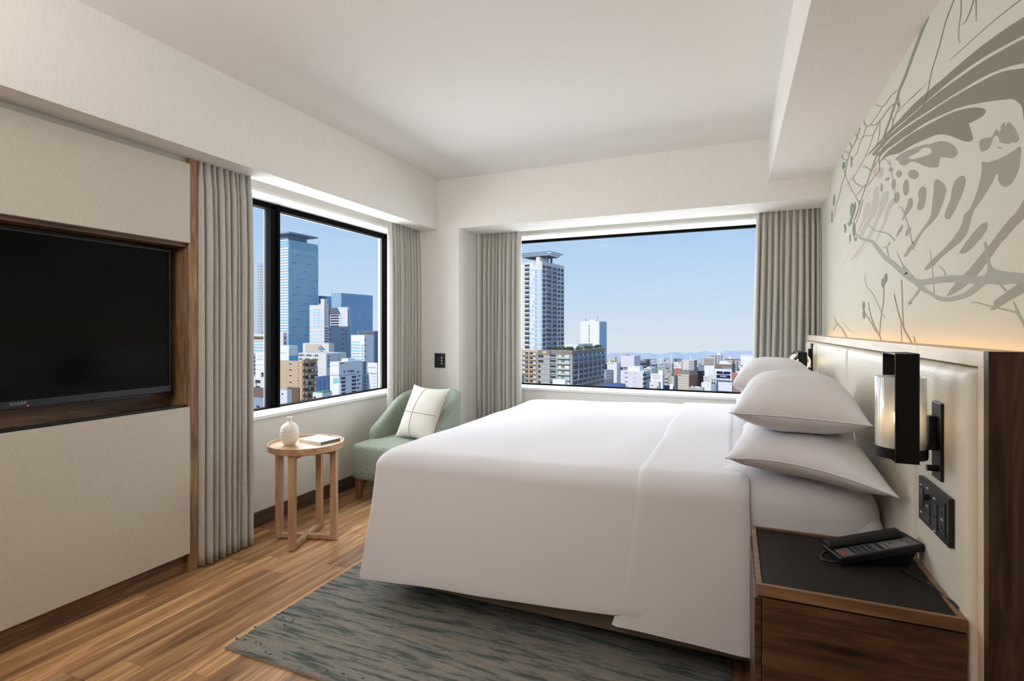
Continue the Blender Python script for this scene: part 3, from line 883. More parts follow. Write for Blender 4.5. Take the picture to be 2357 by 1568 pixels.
# seat: soft block
def soft_block(x0, x1, y0, y1, z0, z1, r, crown=0.0, rc=None, n=14):
    """rounded cushion block as stacked rings"""
    rc = rc or r
    mb = MB()
    rings = []
    def ring(ins, z, cz=0.0):
        xa, xb, ya, yb = x0 + ins, x1 - ins, y0 + ins, y1 - ins
        q = max(0.004, rc - ins)
        pts = []
        for cx, cy, st in ((xb - q, yb - q, 0), (xa + q, yb - q, 1), (xa + q, ya + q, 2), (xb - q, ya + q, 3)):
            for k in range(7):
                a = (st + k / 6) * PI / 2
                pts.append((cx + q * math.cos(a), cy + q * math.sin(a)))
        out = []
        for i in range(len(pts)):
            a, b_ = pts[i], pts[(i + 1) % len(pts)]
            m = n if i % 7 == 6 else 1
            for k in range(m):
                out.append((a[0] + (b_[0] - a[0]) * k / m, a[1] + (b_[1] - a[1]) * k / m, z))
        rings.append(out)
    ring(r * 0.5, z0)
    ring(0.0, z0 + r * 0.5)
    for k in range(1, 5):
        ring(0.0, z0 + r * 0.5 + (z1 - r - z0 - r * 0.5) * k / 4)
    for k in range(1, 7):
        a = k / 6 * PI / 2
        ring(r * (1 - math.cos(a)), z1 - r + r * math.sin(a))
    m = min(x1 - x0, y1 - y0) / 2 - r
    for k in range(1, 7):
        f = k / 6.5
        ring(r + m * f, z1 + crown * math.sin(f * PI / 2))
    N = len(rings[0])
    vs = [p for rg in rings for p in rg]
    fs = []
    for j in range(len(rings) - 1):
        for i in range(N):
            i2 = (i + 1) % N
            fs.append((j * N + i, j * N + i2, (j + 1) * N + i2, (j + 1) * N + i))
    fs.append(tuple(range(N - 1, -1, -1)))
    fs.append(tuple(range((len(rings) - 1) * N, len(rings) * N)))
    return mb.add(vs, fs)
soft_block(AX - HW + 0.012, AX + HW - 0.012, AY0, 3.80, 0.165, 0.425, 0.035, 0.012, 0.05).build('seat', tweed, ac, smooth=True)
# backrest: one curved shell, low at the arms and high behind
def shell(u, v):
    # u along the horseshoe, v around the section
    L0, R = 0.36, HW - 0.045
    arc = PI * R
    tot = 2 * L0 + arc
    s = u * tot
    yb = 3.285 + L0
    if s < L0:
        c, nrm = Vector((AX - R, 3.285 + s, 0)), Vector((-1, 0, 0))
    elif s < L0 + arc:
        a = PI - (s - L0) / R
        nrm = Vector((math.cos(a), math.sin(a), 0))
        c = Vector((AX, yb, 0)) + nrm * R
    else:
        c, nrm = Vector((AX + R, yb - (s - L0 - arc), 0)), Vector((1, 0, 0))
    q = 1 - abs(2 * u - 1)
    t = min(1.0, q / 0.80)
    zt_ = 0.515 + 0.25 * (math.sin(t * PI / 2) ** 1.35)
    if q < 0.05:
        zt_ -= 0.045 * (1 - q / 0.05) ** 2
    zb_ = 0.20
    th = 0.040 * (1.0 if q > 0.03 else 0.55 + 0.45 * q / 0.03)
    lean = 0.018 * (q ** 1.2)
    # section: outer side up, round over, inner side down
    if v < 0.4:
        z = zb_ + (zt_ - th - zb_) * (v / 0.4); off = th
    elif v < 0.6:
        a = (v - 0.4) / 0.2 * PI
        z = zt_ - th + th * math.sin(a); off = th * math.cos(a)
    else:
        z = zt_ - th - (zt_ - th - zb_) * ((v - 0.6) / 0.4); off = -th
    k = (z - 0.2) / 0.56
    p = c + nrm * (off + lean * k)
    return (p.x, p.y, z)
bk_ = MB().grid(shell, 61, 41)
NU_, NV_ = 61, 41
bk_.f.append(tuple(j * NU_ for j in range(NV_ - 1, -1, -1)))
bk_.f.append(tuple(j * NU_ + NU_ - 1 for j in range(NV_)))
bk_.build('backrest', tweed, ac, smooth=60)
# piping along the top edge of the shell
def edge(u): return Vector(shell(u, 0.42))
MB().tube([edge(0.02 + 0.96 * k / 60) + Vector((0, 0, 0.001)) for k in range(61)], 0.0028, 6).build('piping', tweed, ac, smooth=True)
for sx_, sy_ in ((-1, 0), (1, 0), (-1, 1), (1, 1)):
    cx, cy = AX + sx_ * (HW - 0.055), 3.145 + sy_ * 0.56
    mb = MB()
    t_, w_ = 0.030, 0.017
    ox, oy = sx_ * 0.012, (-0.010 if sy_ == 0 else 0.012)
    mb.add([(cx - t_, cy - t_, 0.17), (cx + t_, cy - t_, 0.17), (cx + t_, cy + t_, 0.17), (cx - t_, cy + t_, 0.17),
            (cx + ox - w_, cy + oy - w_, 0.006), (cx + ox + w_, cy + oy - w_, 0.006), (cx + ox + w_, cy + oy + w_, 0.006), (cx + ox - w_, cy + oy + w_, 0.006)],
           [(0, 1, 2, 3), (7, 6, 5, 4), (0, 4, 5, 1), (1, 5, 6, 2), (2, 6, 7, 3), (3, 7, 4, 0)])
    lg = mb.build('leg', legw, ac, bevel=0.003)
    MB().lathe([(0.0, 0), (0.013, 0), (0.013, 0.007), (0, 0.007)], (cx + ox, cy + oy, 0), 12).build('glide', M('grey_glide', (120, 118, 114), 0.5), lg)

# throw cushion leaning in the chair
def pillow_fn(a, b_, T, pinch=0.07, p=2.4, e=0.55, flat=1.0, seed=0, wr=0.004, droop=0.0):
    def fn(u, v, side):
        x, y = 2 * u - 1, 2 * v - 1
        X = a * x * (1 - pinch * (1 - abs(y) ** 2) * abs(x) ** 3)
        Y = b_ * y * (1 - pinch * (1 - abs(x) ** 2) * abs(y) ** 3)
        h = T / 2 * (max(0, 1 - abs(x) ** p) ** e) * (max(0, 1 - abs(y) ** p) ** e)
        w = wr * noise.noise(Vector((X * 9 + seed, Y * 9, side * 3.1))) * min(1, h / 0.02)
        ed = max(abs(x), abs(y))
        w += wr * 0.8 * math.sin(26 * math.atan2(y, x) + seed) * max(0, (ed - 0.45)) * max(0, 1 - ed) * 3
        z = side * (h * (1.0 if side > 0 else flat)) + w
        z -= droop * (abs(x) * abs(y)) ** 3
        return Vector((X, Y, z))
    return fn
def pillow_parts(fn, M4, n=44):
    """top and bottom skins as one closed mesh"""
    mb = MB()
    vs, fs = [], []
    idx = {}
    for side in (1, -1):
        for j in range(n + 1):
            for i in range(n + 1):
                bd = i in (0, n) or j in (0, n)
                key = (i, j, 0 if bd else side)
                if key in idx:
                    continue
                # denser samples towards the seam
                u = 0.5 - 0.5 * math.cos(PI * i / n)
                v = 0.5 - 0.5 * math.cos(PI * j / n)
                p = fn(u, v, side)
                idx[key] = len(vs)
                vs.append(M4 @ p)
    for side in (1, -1):
        for j in range(n):
            for i in range(n):
                q = []
                for di, dj in ((0, 0), (1, 0), (1, 1), (0, 1)):
                    ii, jj = i + di, j + dj
                    bd = ii in (0, n) or jj in (0, n)
                    q.append(idx[(ii, jj, 0 if bd else side)])
                fs.append(tuple(q if side > 0 else q[::-1]))
    return mb.add(vs, fs)
def seam_tube(fn, M4, r, n=40):
    pts = []
    for k in range(n): pts.append(fn(0.5 - 0.5 * math.cos(PI * k / n), 0.0, 1))
    for k in range(n): pts.append(fn(1.0, 0.5 - 0.5 * math.cos(PI * k / n), 1))
    for k in range(n): pts.append(fn(0.5 + 0.5 * math.cos(PI * k / n), 1.0, 1))
    for k in range(n): pts.append(fn(0.0, 0.5 + 0.5 * math.cos(PI * k / n), 1))
    pts.append(pts[0])
    return MB().tube([M4 @ p for p in pts], r, 6, False)

cushf = M('cushion_linen', (194, 191, 180), 0.9, spec=0.1, bump=(500, 0.5, (1, 1, 1)), var=(200, 0.07, (1, 1, 4)))
tan = M('cushion_tan', (150, 112, 76), 0.85, bump=(400, 0.4, (1, 1, 1)))
r_ = Vector((0.95, -0.31, 0)).normalized()
up_ = Vector((0.31 * 0.43, 0.95 * 0.43, 0.90)).normalized()
nn_ = r_.cross(up_)
cz = 0.405
ctr = Vector((-2.40, 3.37, 0.452)) + r_ * cz / 2 + up_ * cz / 2
M4 = Matrix((( r_.x, up_.x, nn_.x, ctr.x), (r_.y, up_.y, nn_.y, ctr.y), (r_.z, up_.z, nn_.z, ctr.z), (0, 0, 0, 1)))
tp = thing('throw_pillow', ctr - up_ * cz / 2, 'square oatmeal throw pillow with a cross seam leaning in the green armchair', 'pillow')
fn = pillow_fn(cz / 2 + 0.012, cz / 2 + 0.012, 0.125, 0.10, 2.2, 0.62, 1.0, 4, 0.004)
full = pillow_parts(fn, M4, 36)
# split the skins: front linen, back tan
def half(fn, M4, side, n=36, lift=0.0):
    def g(u, v):
        p = fn(0.5 - 0.5 * math.cos(PI * u), 0.5 - 0.5 * math.cos(PI * v), side)
        p.z += lift
        return M4 @ p
    return MB().grid(g, n, n)
half(fn, M4, 1).build('front_cover', cushf, tp, smooth=True)
half(fn, M4, -1).build('back_cover', tan, tp, smooth=True)
sm = M('cushion_seam', (128, 122, 104), 0.9)
for ax in (0, 1):
    pts = []
    for k in range(31):
        t = 0.02 + 0.96 * k / 30
        bow = 0.05 * math.sin(PI * t)
        p = fn(t, 0.47 - bow * 0.3, 1) if ax == 0 else fn(0.44 - bow * 0.6, t, 1)
        pts.append(M4 @ (p + Vector((0, 0, 0.001))))
    MB().tube(pts, 0.0018, 6).build('cross_seam', sm, tp)

# ================================================================== BED
BX0, BX1, BY0, BY1 = -1.555, 0.462, 2.0, 4.02
sheet = M('white_cotton', (226, 225, 229), 0.85, spec=0.12, bump=(240, 0.10, (1, 1, 1)))
baseM = M('taupe_leather', (128, 116, 102), 0.55, bump=(200, 0.3, (1, 1, 1)))
bed = thing('bed', ((BX0 + BX1) / 2, (BY0 + BY1) / 2, 0), 'king size bed with a low taupe upholstered base under white linen', 'bed')
MB().box(BX0 + 0.055, BY0 + 0.03, 0.09, BX1, BY1 - 0.03, 0.30).build('base', baseM, bed, bevel=0.012, seg=3)
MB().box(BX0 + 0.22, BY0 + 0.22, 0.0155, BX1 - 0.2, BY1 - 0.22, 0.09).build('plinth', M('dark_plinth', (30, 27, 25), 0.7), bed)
soft_block(BX0 + 0.035, BX1, BY0 + 0.012, BY1 - 0.012, 0.302, 0.665, 0.07, 0.004, 0.08).build('mattress', sheet, bed, smooth=True)
soft_block(-0.12, BX1 - 0.004, BY0 + 0.004, BY1 - 0.004, 0.42, 0.755, 0.115, 0.004, 0.13, 18).build('fitted_sheet', sheet, bed, smooth=True)

# duvet: rings from the hem up the sides, over the edge and across the top
def duvet_rings():
    rings = []
    NX, NY, NC = 46, 46, 7
    def ztop(x, y):
        f = (x - BX0) / 2.0
        w = 0.011 * noise.noise(Vector((x * 2.6, y * 1.5, 1.7))) + 0.004 * noise.noise(Vector((x * 6, y * 3.4, 5.1)))
        return 0.700 + 0.052 * f + w
    def ring(x0, x1, y0, y1, rc, zf, wav):
        pts = []
        for cx, cy, st in ((x1 - rc, y1 - rc, 0), (x0 + rc, y1 - rc, 1), (x0 + rc, y0 + rc, 2), (x1 - rc, y0 + rc, 3)):
            for k in range(NC):
                a = (st + k / (NC - 1)) * PI / 2
                pts.append((cx + rc * math.cos(a), cy + rc * math.sin(a)))
        out = []
        for i in range(len(pts)):
            a, b_ = pts[i], pts[(i + 1) % len(pts)]
            m = (NX if (i // NC) % 2 == 0 else NY) if i % NC == NC - 1 else 1
            for k in range(m):
                out.append((a[0] + (b_[0] - a[0]) * k / m, a[1] + (b_[1] - a[1]) * k / m))
        cx, cy = (x0 + x1) / 2, (y0 + y1) / 2
        res = []
        for x, y in out:
            if wav:
                d = wav * (0.6 * noise.noise(Vector((x * 2.1 + 3, y * 2.1, 0.3))) + 0.4 * noise.noise(Vector((x * 5.5, y * 5.5, 2.3))))
                n = Vector((x - cx, y - cy, 0))
                # push sideways only near the faces
                if abs(y - y0) < 1e-4: y -= d
                elif abs(y - y1) < 1e-4: y += d
                elif abs(x - x0) < 1e-4: x -= d
            res.append((x, y, zf(x, y)))
        rings.append(res)
    def hem(x, y):
        b_ = 0.138 + 0.072 * (x - BX0)
        return b_ + 0.010 * noise.noise(Vector((x * 2.3, y * 2.3, 9.0)))
    xh = 0.055
    fl = 0.068
    def bounds(t):          # t = 0 hem, 1 top edge
        k = (1 - t) ** 1.25
        return BX0 - 0.012 - 0.026 * k, xh, BY0 - 0.012 - fl * k, BY1 + 0.012 + fl * k
    a, b_, c, d = bounds(0)
    ring(a + 0.008, b_, c + 0.008, d - 0.008, 0.036, lambda x, y: hem(x, y) + 0.012, 0.012)
    ring(a + 0.005, b_, c + 0.005, d - 0.005, 0.038, lambda x, y: hem(x, y) - 0.001, 0.012)
    ring(a + 0.001, b_, c + 0.001, d - 0.001, 0.040, lambda x, y: hem(x, y) - 0.001, 0.012)
    for k in range(0, 15):
        t = k / 14 if k else 0.006
        a, b_, c, d = bounds(t)
        ring(a, b_, c, d, 0.04 + 0.03 * t, lambda x, y, t=t: hem(x, y) * (1 - t) + (ztop(x, y) - 0.075) * t, 0.012 * (1 - t) + 0.002)
    a, b_, c, d = bounds(1)
    for k in range(1, 8):
        q = k / 7 * PI / 2
        i = 0.085 * (1 - math.cos(q))
        ring(a + i, b_, c + i, d - i, 0.07 + 0.02 * k / 7, lambda x, y, q=q: ztop(x, y) - 0.075 * (1 - math.sin(q)), 0.001)
    i0 = 0.085
    for k in range(1, 21):
        f = k / 20.5
        i = i0 + f * 0.70
        ring(a + i, b_ - f * 0.78, c + i + 0.2 * f, d - i - 0.2 * f, max(0.01, 0.09 * (1 - f)), lambda x, y, f=f: ztop(x, y) + 0.014 * math.sin(f * PI / 2), 0)
    N = len(rings[0])
    vs = [p for g in rings for p in g]
    fs = []
    for j in range(len(rings) - 1):
        for i in range(N):
            i2 = (i + 1) % N
            fs.append((j * N + i, j * N + i2, (j + 1) * N + i2, (j + 1) * N + i))
    fs.append(tuple(range((len(rings) - 1) * N, len(rings) * N)))
    return MB().add(vs, fs)
duv = thing('duvet', (-0.75, 3.0, 0.6), 'smooth white duvet draped over the bed with its top folded back', 'duvet')
duvet_rings().build('duvet_cover', sheet, duv, smooth=True)

# folded-back band over the duvet
def band(u, v):
    # u across the bed (near hem -> top -> far hem), v from the foot side edge to the head side edge
    th = 0.008
    y0t, y1t = BY0 - 0.012 - th, BY1 + 0.012 + th
    fl = 0.068
    hz = 0.182
    L1 = 0.47; R = 0.080 + th; arc = R * PI / 2; LT = (y1t - y0t) - 2 * R
    tot = 2 * L1 + 2 * arc + LT
    s = u * tot
    far = s > tot / 2
    if far: s = tot - s
    xl_top, xl_hem = -0.335, -0.415
    xr_top, xr_hem = 0.050, 0.066
    if s < L1:
        t = s / L1
    else:
        t = 1.0
    x0 = xl_hem + (xl_top - xl_hem) * t ** 0.8
    x1 = xr_hem + (xr_top - xr_hem) * t
    if s > L1 + arc:
        q = (s - L1 - arc) / (LT / 2)
        x0 += 0.016 * math.sin(q * PI) * (1 if not far else 0.6)
        x1 += -0.05 * min(1, q * 3)
    # soft rolled edges: v near 0 / 1 fold under
    x = x0 + (x1 - x0) * v
    e = min(v, 1 - v)
    lift = th * min(1.0, (e / 0.03)) ** 0.5 if e < 0.03 else th
    f = (x - BX0) / 2.0
    zt = 0.700 + 0.052 * f + 0.012 * (1 if s > L1 + arc else 0) * min(1, max(0, s - L1 - arc) / 0.3)
    zt += 0.005 * noise.noise(Vector((x * 5, u * 9, 3.3)))
    off = lift - th
    if s < L1:
        k = (1 - t) ** 1.25
        z = (hz + 0.008 * noise.noise(Vector((x * 6, 4.4, float(far))))) * (1 - t) + (zt - 0.075) * t
        y = y0t - fl * k - off + 0.010 * noise.noise(Vector((x * 5, z * 3, 7.7))) * (1 - t)
    elif s < L1 + arc:
        a = (s - L1) / arc * PI / 2
        y = y0t + R - (R + off) * math.cos(a)
        z = zt - 0.075 + (0.075 + th + off) * math.sin(a)
    else:
        y = y0t + R + (s - L1 - arc)
        z = zt + th + off
    if far: y = y0t + y1t - y
    return (x, y, z)
MB().grid(band, 150, 26).build('turned_back_band', sheet, duv, smooth=True, solid=0.0)

# ---- bed pillows
def bed_pillow(label, near_l, near_r, length, topf, T, seed, flat=0.9, droop=0.0, tilt=0.0, cornerdrop=0.0):
    """near_l / near_r: the two corners of the edge that faces the camera"""
    nl, nr = Vector(near_l), Vector(near_r)
    x = (nr - nl); a = x.length / 2; x.normalize()
    z0 = Vector((0, math.sin(tilt), 1)).normalized()
    y = z0.cross(x).normalized()
    z = x.cross(y)
    c = (nl + nr) / 2 + y * length / 2
    M4 = Matrix(((x.x, y.x, z.x, c.x), (x.y, y.y, z.y, c.y), (x.z, y.z, z.z, c.z), (0, 0, 0, 1)))
    base = pillow_fn(a, length / 2, T, 0.085, 3.0, 0.56, flat, seed, 0.006, droop)
    def fn(u, v, side):
        p = base(u, v, side)
        X, Y = 2 * u - 1, 2 * v - 1
        if p.z > 0: p.z *= topf
        if cornerdrop and X > -0.7 and Y < 0.3:
            k = ((X + 0.7) / 1.7) ** 2.0 * min(1, (0.3 - Y) / 1.1) ** 1.4
            p.z -= cornerdrop * k
            p.y -= 0.07 * k
            p.x += 0.045 * k
        return p
    t = thing('bed_pillow', c, label, 'pillow', 'white bed pillows')
    pillow_parts(fn, M4, 48).build('pillow_case', sheet, t, smooth=True)
    seam_tube(fn, M4, 0.0026).build('piping', sheet, t, smooth=True)
    return t
bed_pillow('lower white pillow of the near stack, one corner drooping beside the sconce', (-0.025, 1.94, 0.83), (0.398, 1.90, 0.848), 0.70, 0.80, 0.21, 3, 0.68, 0.0, 0.0, 0.062)
bed_pillow('upper white pillow of the near stack, top of the pile nearest the nightstand', (-0.005, 1.95, 0.985), (0.395, 1.925, 0.975), 0.70, 1.0, 0.255, 11, 0.62, 0.0)
bed_pillow('lower white pillow of the far stack, mostly behind the near stack', (-0.02, 2.92, 0.840), (0.415, 2.90, 0.842), 0.70, 0.80, 0.21, 23, 0.72, 0.0)
bed_pillow('upper white pillow of the far stack, peeking above the near pillows', (-0.01, 2.93, 0.985), (0.395, 2.91, 0.98), 0.70, 1.0, 0.255, 31, 0.62, 0.0)

# ================================================================== HEADBOARD
oakpale = wood('pale_oak_level', (190, 170, 144), (212, 194, 168), (226, 210, 188), (8, 0.7, 8), 4, 0.45)
oakpalev = wood('pale_oak_upright', (190, 168, 140), (208, 188, 160), (222, 204, 180), (8, 8, 0.7), 4, 0.45)
walnutd = wood('walnut_end', (34, 23, 17), (70, 50, 36), (96, 71, 52), (9, 9, 0.8), 2.6, 0.5, 0.0, 1.6)
leather = M('cream_leather', (212, 205, 188), 0.42, spec=0.35, bump=(160, 0.35, (1, 1, 1)))
HX, HY0, HY1, HZ = 0.480, 1.388, 4.22, 1.229
hb = thing('headboard', (0.53, 2.8, 0), 'long cream padded headboard framed in wood below the mural', 'headboard')
for ya, yb in ((HY0, 1.815), (1.817, HY1)):
    MB().box(HX, ya, HZ - 0.034, 0.552, yb, HZ).build('top_rail', oakpale, hb, bevel=0.001)
MB().box(HX, HY0, 0.0, 0.560, HY0 + 0.028, HZ - 0.0342).build('end_stile', oakpalev, hb, bevel=0.001)
MB().box(HX + 0.0006, HY0 - 0.022, 0.0, 0.596, HY0 - 0.0002, HZ - 0.0).build('end_cheek', walnutd, hb, bevel=0.001)
MB().box(0.535, HY0 + 0.03, 0.0, 0.560, HY1, HZ - 0.036).build('backing_board', walnutd, hb)
pz1 = HZ - 0.037
for ya, yb in ((HY0 + 0.0295, 1.790), (1.792, 2.75), (2.752, 3.70), (3.702, HY1)):
    def pad(u, v, ya=ya, yb=yb):
        # puffed cushion: rounded over at its edge
        y, z = ya + (yb - ya) * u, 0.05 + (pz1 - 0.05) * v
        d = min(y - ya, yb - y, pz1 - z, z - 0.05)
        k = min(1.0, d / 0.028)
        return (0.500 - 0.033 * math.sqrt(max(0, 1 - (1 - k) ** 2)), y, z)
    mb = MB()
    nu, nv = 36, 60
    us = [0.5 - 0.5 * math.cos(PI * i / (nu - 1)) for i in range(nu)]
    vs_ = [0.5 - 0.5 * math.cos(PI * j / (nv - 1)) for j in range(nv)]
    vs = [pad(us[i], vs_[j]) for j in range(nv) for i in range(nu)]
    fs = [(j * nu + i, j * nu + i + 1, (j + 1) * nu + i + 1, (j + 1) * nu + i) for j in range(nv - 1) for i in range(nu - 1)]
    mb.add(vs, fs)
    mb.box(0.500, ya, 0.05, 0.534, yb, pz1)
    mb.build('padded_panel', leather, hb, smooth=50)
# warm strip lamp hidden in the gap on top
sl = thing('strip_lamp', (0.575, 2.85, 1.19), 'warm light strip shining up the mural behind the headboard', 'lamp')
MB().box(0.566, HY0 + 0.05, 1.185, 0.590, HY1 - 0.02, 1.19).build('channel', M('led_channel', (220, 210, 190), 0.5), sl)
MB().box(0.569, HY0 + 0.06, 1.1905, 0.587, HY1 - 0.03, 1.194).build('led_strip', M('led_glow', (255, 214, 150), 0.5, emit=((255, 190, 105), 7.0)), sl)

# ================================================================== WALL SCONCES
iron = M('black_iron', (17, 17, 18), 0.42, 0.3)
glow = M('bulb_glow', (255, 230, 190), 0.4, emit=((255, 214, 150), 22.0))
def sconce_glass():
    n = 'ribbed_clear_glass'
    if n in MATS: return MATS[n]
    m = bpy.data.materials.new(n); m.use_nodes = True
    t = m.node_tree; t.nodes.clear()
    o = t.nodes.new('ShaderNodeOutputMaterial')
    a = t.nodes.new('ShaderNodeBsdfTransparent'); a.inputs[0].default_value = (0.93, 0.95, 0.96, 1)
    g = t.nodes.new('ShaderNodeBsdfGlossy'); g.inputs['Roughness'].default_value = 0.12
    tl = t.nodes.new('ShaderNodeBsdfTranslucent'); tl.inputs[0].default_value = (0.9, 0.92, 0.94, 1)
    df = t.nodes.new('ShaderNodeBsdfDiffuse'); df.inputs[0].default_value = (0.9, 0.92, 0.95, 1)
    m0 = t.nodes.new('ShaderNodeMixShader'); m0.inputs[0].default_value = 0.65
    m1 = t.nodes.new('ShaderNodeMixShader'); m1.inputs[0].default_value = 0.38
    m2 = t.nodes.new('ShaderNodeMixShader')
    lw = t.nodes.new('ShaderNodeLayerWeight'); lw.inputs['Blend'].default_value = 0.18
    co = t.nodes.new('ShaderNodeTexCoord'); mp = t.nodes.new('ShaderNodeMapping'); mp.inputs['Scale'].default_value = (22, 22, 2.2)
    nz = t.nodes.new('ShaderNodeTexNoise'); nz.inputs['Scale'].default_value = 1.5; nz.inputs['Distortion'].default_value = 0.6
    t.links.new(co.outputs['Object'], mp.inputs[0]); t.links.new(mp.outputs[0], nz.inputs['Vector'])
    bp = t.nodes.new('ShaderNodeBump'); bp.inputs['Strength'].default_value = 0.6; bp.inputs['Distance'].default_value = 0.01
    t.links.new(nz.outputs[0], bp.inputs['Height'])
    for s_ in (g, df): t.links.new(bp.outputs[0], s_.inputs['Normal'])
    t.links.new(tl.outputs[0], m0.inputs[1]); t.links.new(df.outputs[0], m0.inputs[2])
    t.links.new(a.outputs[0], m1.inputs[1]); t.links.new(m0.outputs[0], m1.inputs[2])
    t.links.new(lw.outputs['Facing'], m2.inputs[0])
    t.links.new(m1.outputs[0], m2.inputs[1]); t.links.new(g.outputs[0], m2.inputs[2])
    t.links.new(m2.outputs[0], o.inputs[0])
    MATS[n] = m
    return m
sglass = sconce_glass()
PX = 0.4665           # face of the padded panel
def sconce(y, zc, turn, label):
    """swivel sconce: plate on the headboard, arm, strap loop round a glass cylinder; turn tips the lamp about the arm"""
    t = thing('wall_sconce', (PX, y, zc - 0.09), label, 'lamp')
    MB().box(PX - 0.006, y - 0.032, zc - 0.095, PX + 0.001, y + 0.032, zc + 0.095).build('wall_plate', iron, t, bevel=0.002)
    MB().box(PX - 0.022, y - 0.006, zc - 0.018, PX - 0.006, y + 0.020, zc + 0.060).build('pivot_block', iron, t, bevel=0.002)
    MB().box(PX - 0.052, y - 0.009, zc - 0.024, PX - 0.006, y + 0.009, zc - 0.010).build('arm', iron, t, bevel=0.001)
    MB().tube([(PX - 0.006, y - 0.005, zc - 0.068), (PX - 0.026, y - 0.005, zc - 0.068)], 0.0075, 16).build('knob', iron, t, smooth=40)
    ax = PX - 0.079                 # axis of the lamp head
    piv = Vector((ax, y, zc - 0.015))
    R_ = Matrix.Rotation(turn, 4, 'X')
    def T(p):
        p = Vector(p)
        return piv + (R_ @ (p - piv))
    def xf(mb):
        mb.v = [tuple(T(v)) for v in mb.v]
        return mb
    zb, zt = zc - 0.052, zc + 0.215
    hw, hd, th = 0.0245, 0.060, 0.0035
    b = MB()
    b.box(ax - hw, y - hd, zb, ax + hw, y - hd + th, zt).box(ax - hw, y + hd - th, zb, ax + hw, y + hd, zt)
    b.box(ax - hw, y - hd + th, zt - th, ax + hw, y + hd - th, zt).box(ax - hw, y - hd + th, zb, ax + hw, y + hd - th, zb + th)
    xf(b).build('strap_loop', iron, t, bevel=0.0012)
    r = 0.053
    g0, g1 = zb + 0.012, zb + 0.207
    xf(MB().lathe([(r, g0), (r, g1 - 0.003), (r - 0.001, g1), (r - 0.003, g1), (r - 0.004, g1 - 0.003), (r - 0.004, g0 + 0.004), (0.0, g0 + 0.003)], (ax, y, 0), 40)).build('glass_shade', sglass, t, smooth=40)
    xf(MB().lathe([(0.0, g0 - 0.006), (r + 0.0025, g0 - 0.006), (r + 0.0035, g0), (r + 0.0035, g0 + 0.020), (r + 0.0008, g0 + 0.020), (r + 0.0008, g0 - 0.001), (0.0, g0 - 0.001)], (ax, y, 0), 40)).build('holder_ring', iron, t, smooth=40)
    xf(MB().lathe([(0.0, g0), (0.020, g0), (0.020, g0 + 0.050), (0.012, g0 + 0.066), (0.0, g0 + 0.066)], (ax, y, 0), 20)).build('lamp_socket', iron, t, smooth=40)
    xf(MB().lathe([(0.0, g0 + 0.0045), (0.046, g0 + 0.0045), (0.0475, g0 + 0.010), (0.0475, g0 + 0.018), (0.046, g0 + 0.018), (0.044, g0 + 0.008), (0.0, g0 + 0.007)], (ax, y, 0), 32)).build('added_reflector', M('added_reflector_white', (244, 238, 226), 0.35), t, smooth=40)  # pale disc added inside the shade to brighten its open end
    bl = xf(MB().lathe(fine([(0.0, g0 + 0.066), (0.007, g0 + 0.068), (0.012, g0 + 0.080), (0.014, g0 + 0.092), (0.012, g0 + 0.103), (0.006, g0 + 0.110), (0.0, g0 + 0.112)], 3), (ax, y, 0), 20)).build('bulb', glow, t, smooth=True)
    return T((ax, y, g0 + 0.07))
sconce(1.598, 1.0, 0.0, 'black wall sconce with an upright glass cylinder on the near headboard end')
sconce(3.86, 1.085, PI / 2, 'black wall sconce turned to face the bed on the far headboard end')

# ================================================================== NIGHTSTAND
wn = wood('nightstand_walnut', (36, 26, 18), (78, 57, 40), (110, 84, 60), (0.8, 8, 8), 3.0, 0.45, 0.0, 1.4)
wns = wood('nightstand_edge', (100, 74, 52), (124, 94, 68), (146, 114, 86), (0.8, 8, 8), 4, 0.4)
NX0, NX1, NY0, NY1, NZ = 0.054, 0.4655, 1.425, 1.846, 0.645
ns = thing('nightstand', ((NX0 + NX1) / 2, (NY0 + NY1) / 2, 0), 'walnut bedside cabinet with a dark inset top beside the headboard', 'nightstand')
rim = 0.011
b = MB()
b.box(NX0, NY0, NZ - 0.028, NX1, NY0 + rim, NZ).box(NX0, NY1 - rim, NZ - 0.028, NX1, NY1, NZ)
b.box(NX0, NY0 + rim, NZ - 0.028, NX0 + rim, NY1 - rim, NZ).box(NX1 - rim, NY0 + rim, NZ - 0.028, NX1, NY1 - rim, NZ)
b.build('top_rim', wns, ns, bevel=0.0012)
MB().box(NX0 + rim, NY0 + rim, NZ - 0.026, NX1 - rim, NY1 - rim, NZ - 0.006).build('inset_top', M('dark_laminate', (36, 32, 29), 0.6, spec=0.15), ns)
MB().box(NX0 + 0.014, NY0 + 0.006, NZ - 0.033, NX1 - 0.004, NY1 - 0.006, NZ - 0.028).build('shadow_gap', M('groove_black', (20, 16, 13), 0.7), ns)
MB().box(NX0 + 0.010, NY0 + 0.0005, 0.06, NX1, NY1, NZ - 0.033).build('body', wn, ns, bevel=0.001)
MB().box(NX0 - 0.006, NY0 + 0.004, 0.062, NX0 + 0.009, NY1 - 0.002, NZ - 0.036).build('drawer_front', wn, ns, bevel=0.0015)
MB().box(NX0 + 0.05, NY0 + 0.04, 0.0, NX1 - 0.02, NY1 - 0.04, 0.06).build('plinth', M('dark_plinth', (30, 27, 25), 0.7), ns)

# ================================================================== TELEPHONE
zn = NZ - 0.0055
phb = M('phone_black', (20, 20, 22), 0.38)
ph = thing('telephone', (0.35, 1.69, zn), 'black hotel telephone with a printed keypad on the nightstand', 'telephone')
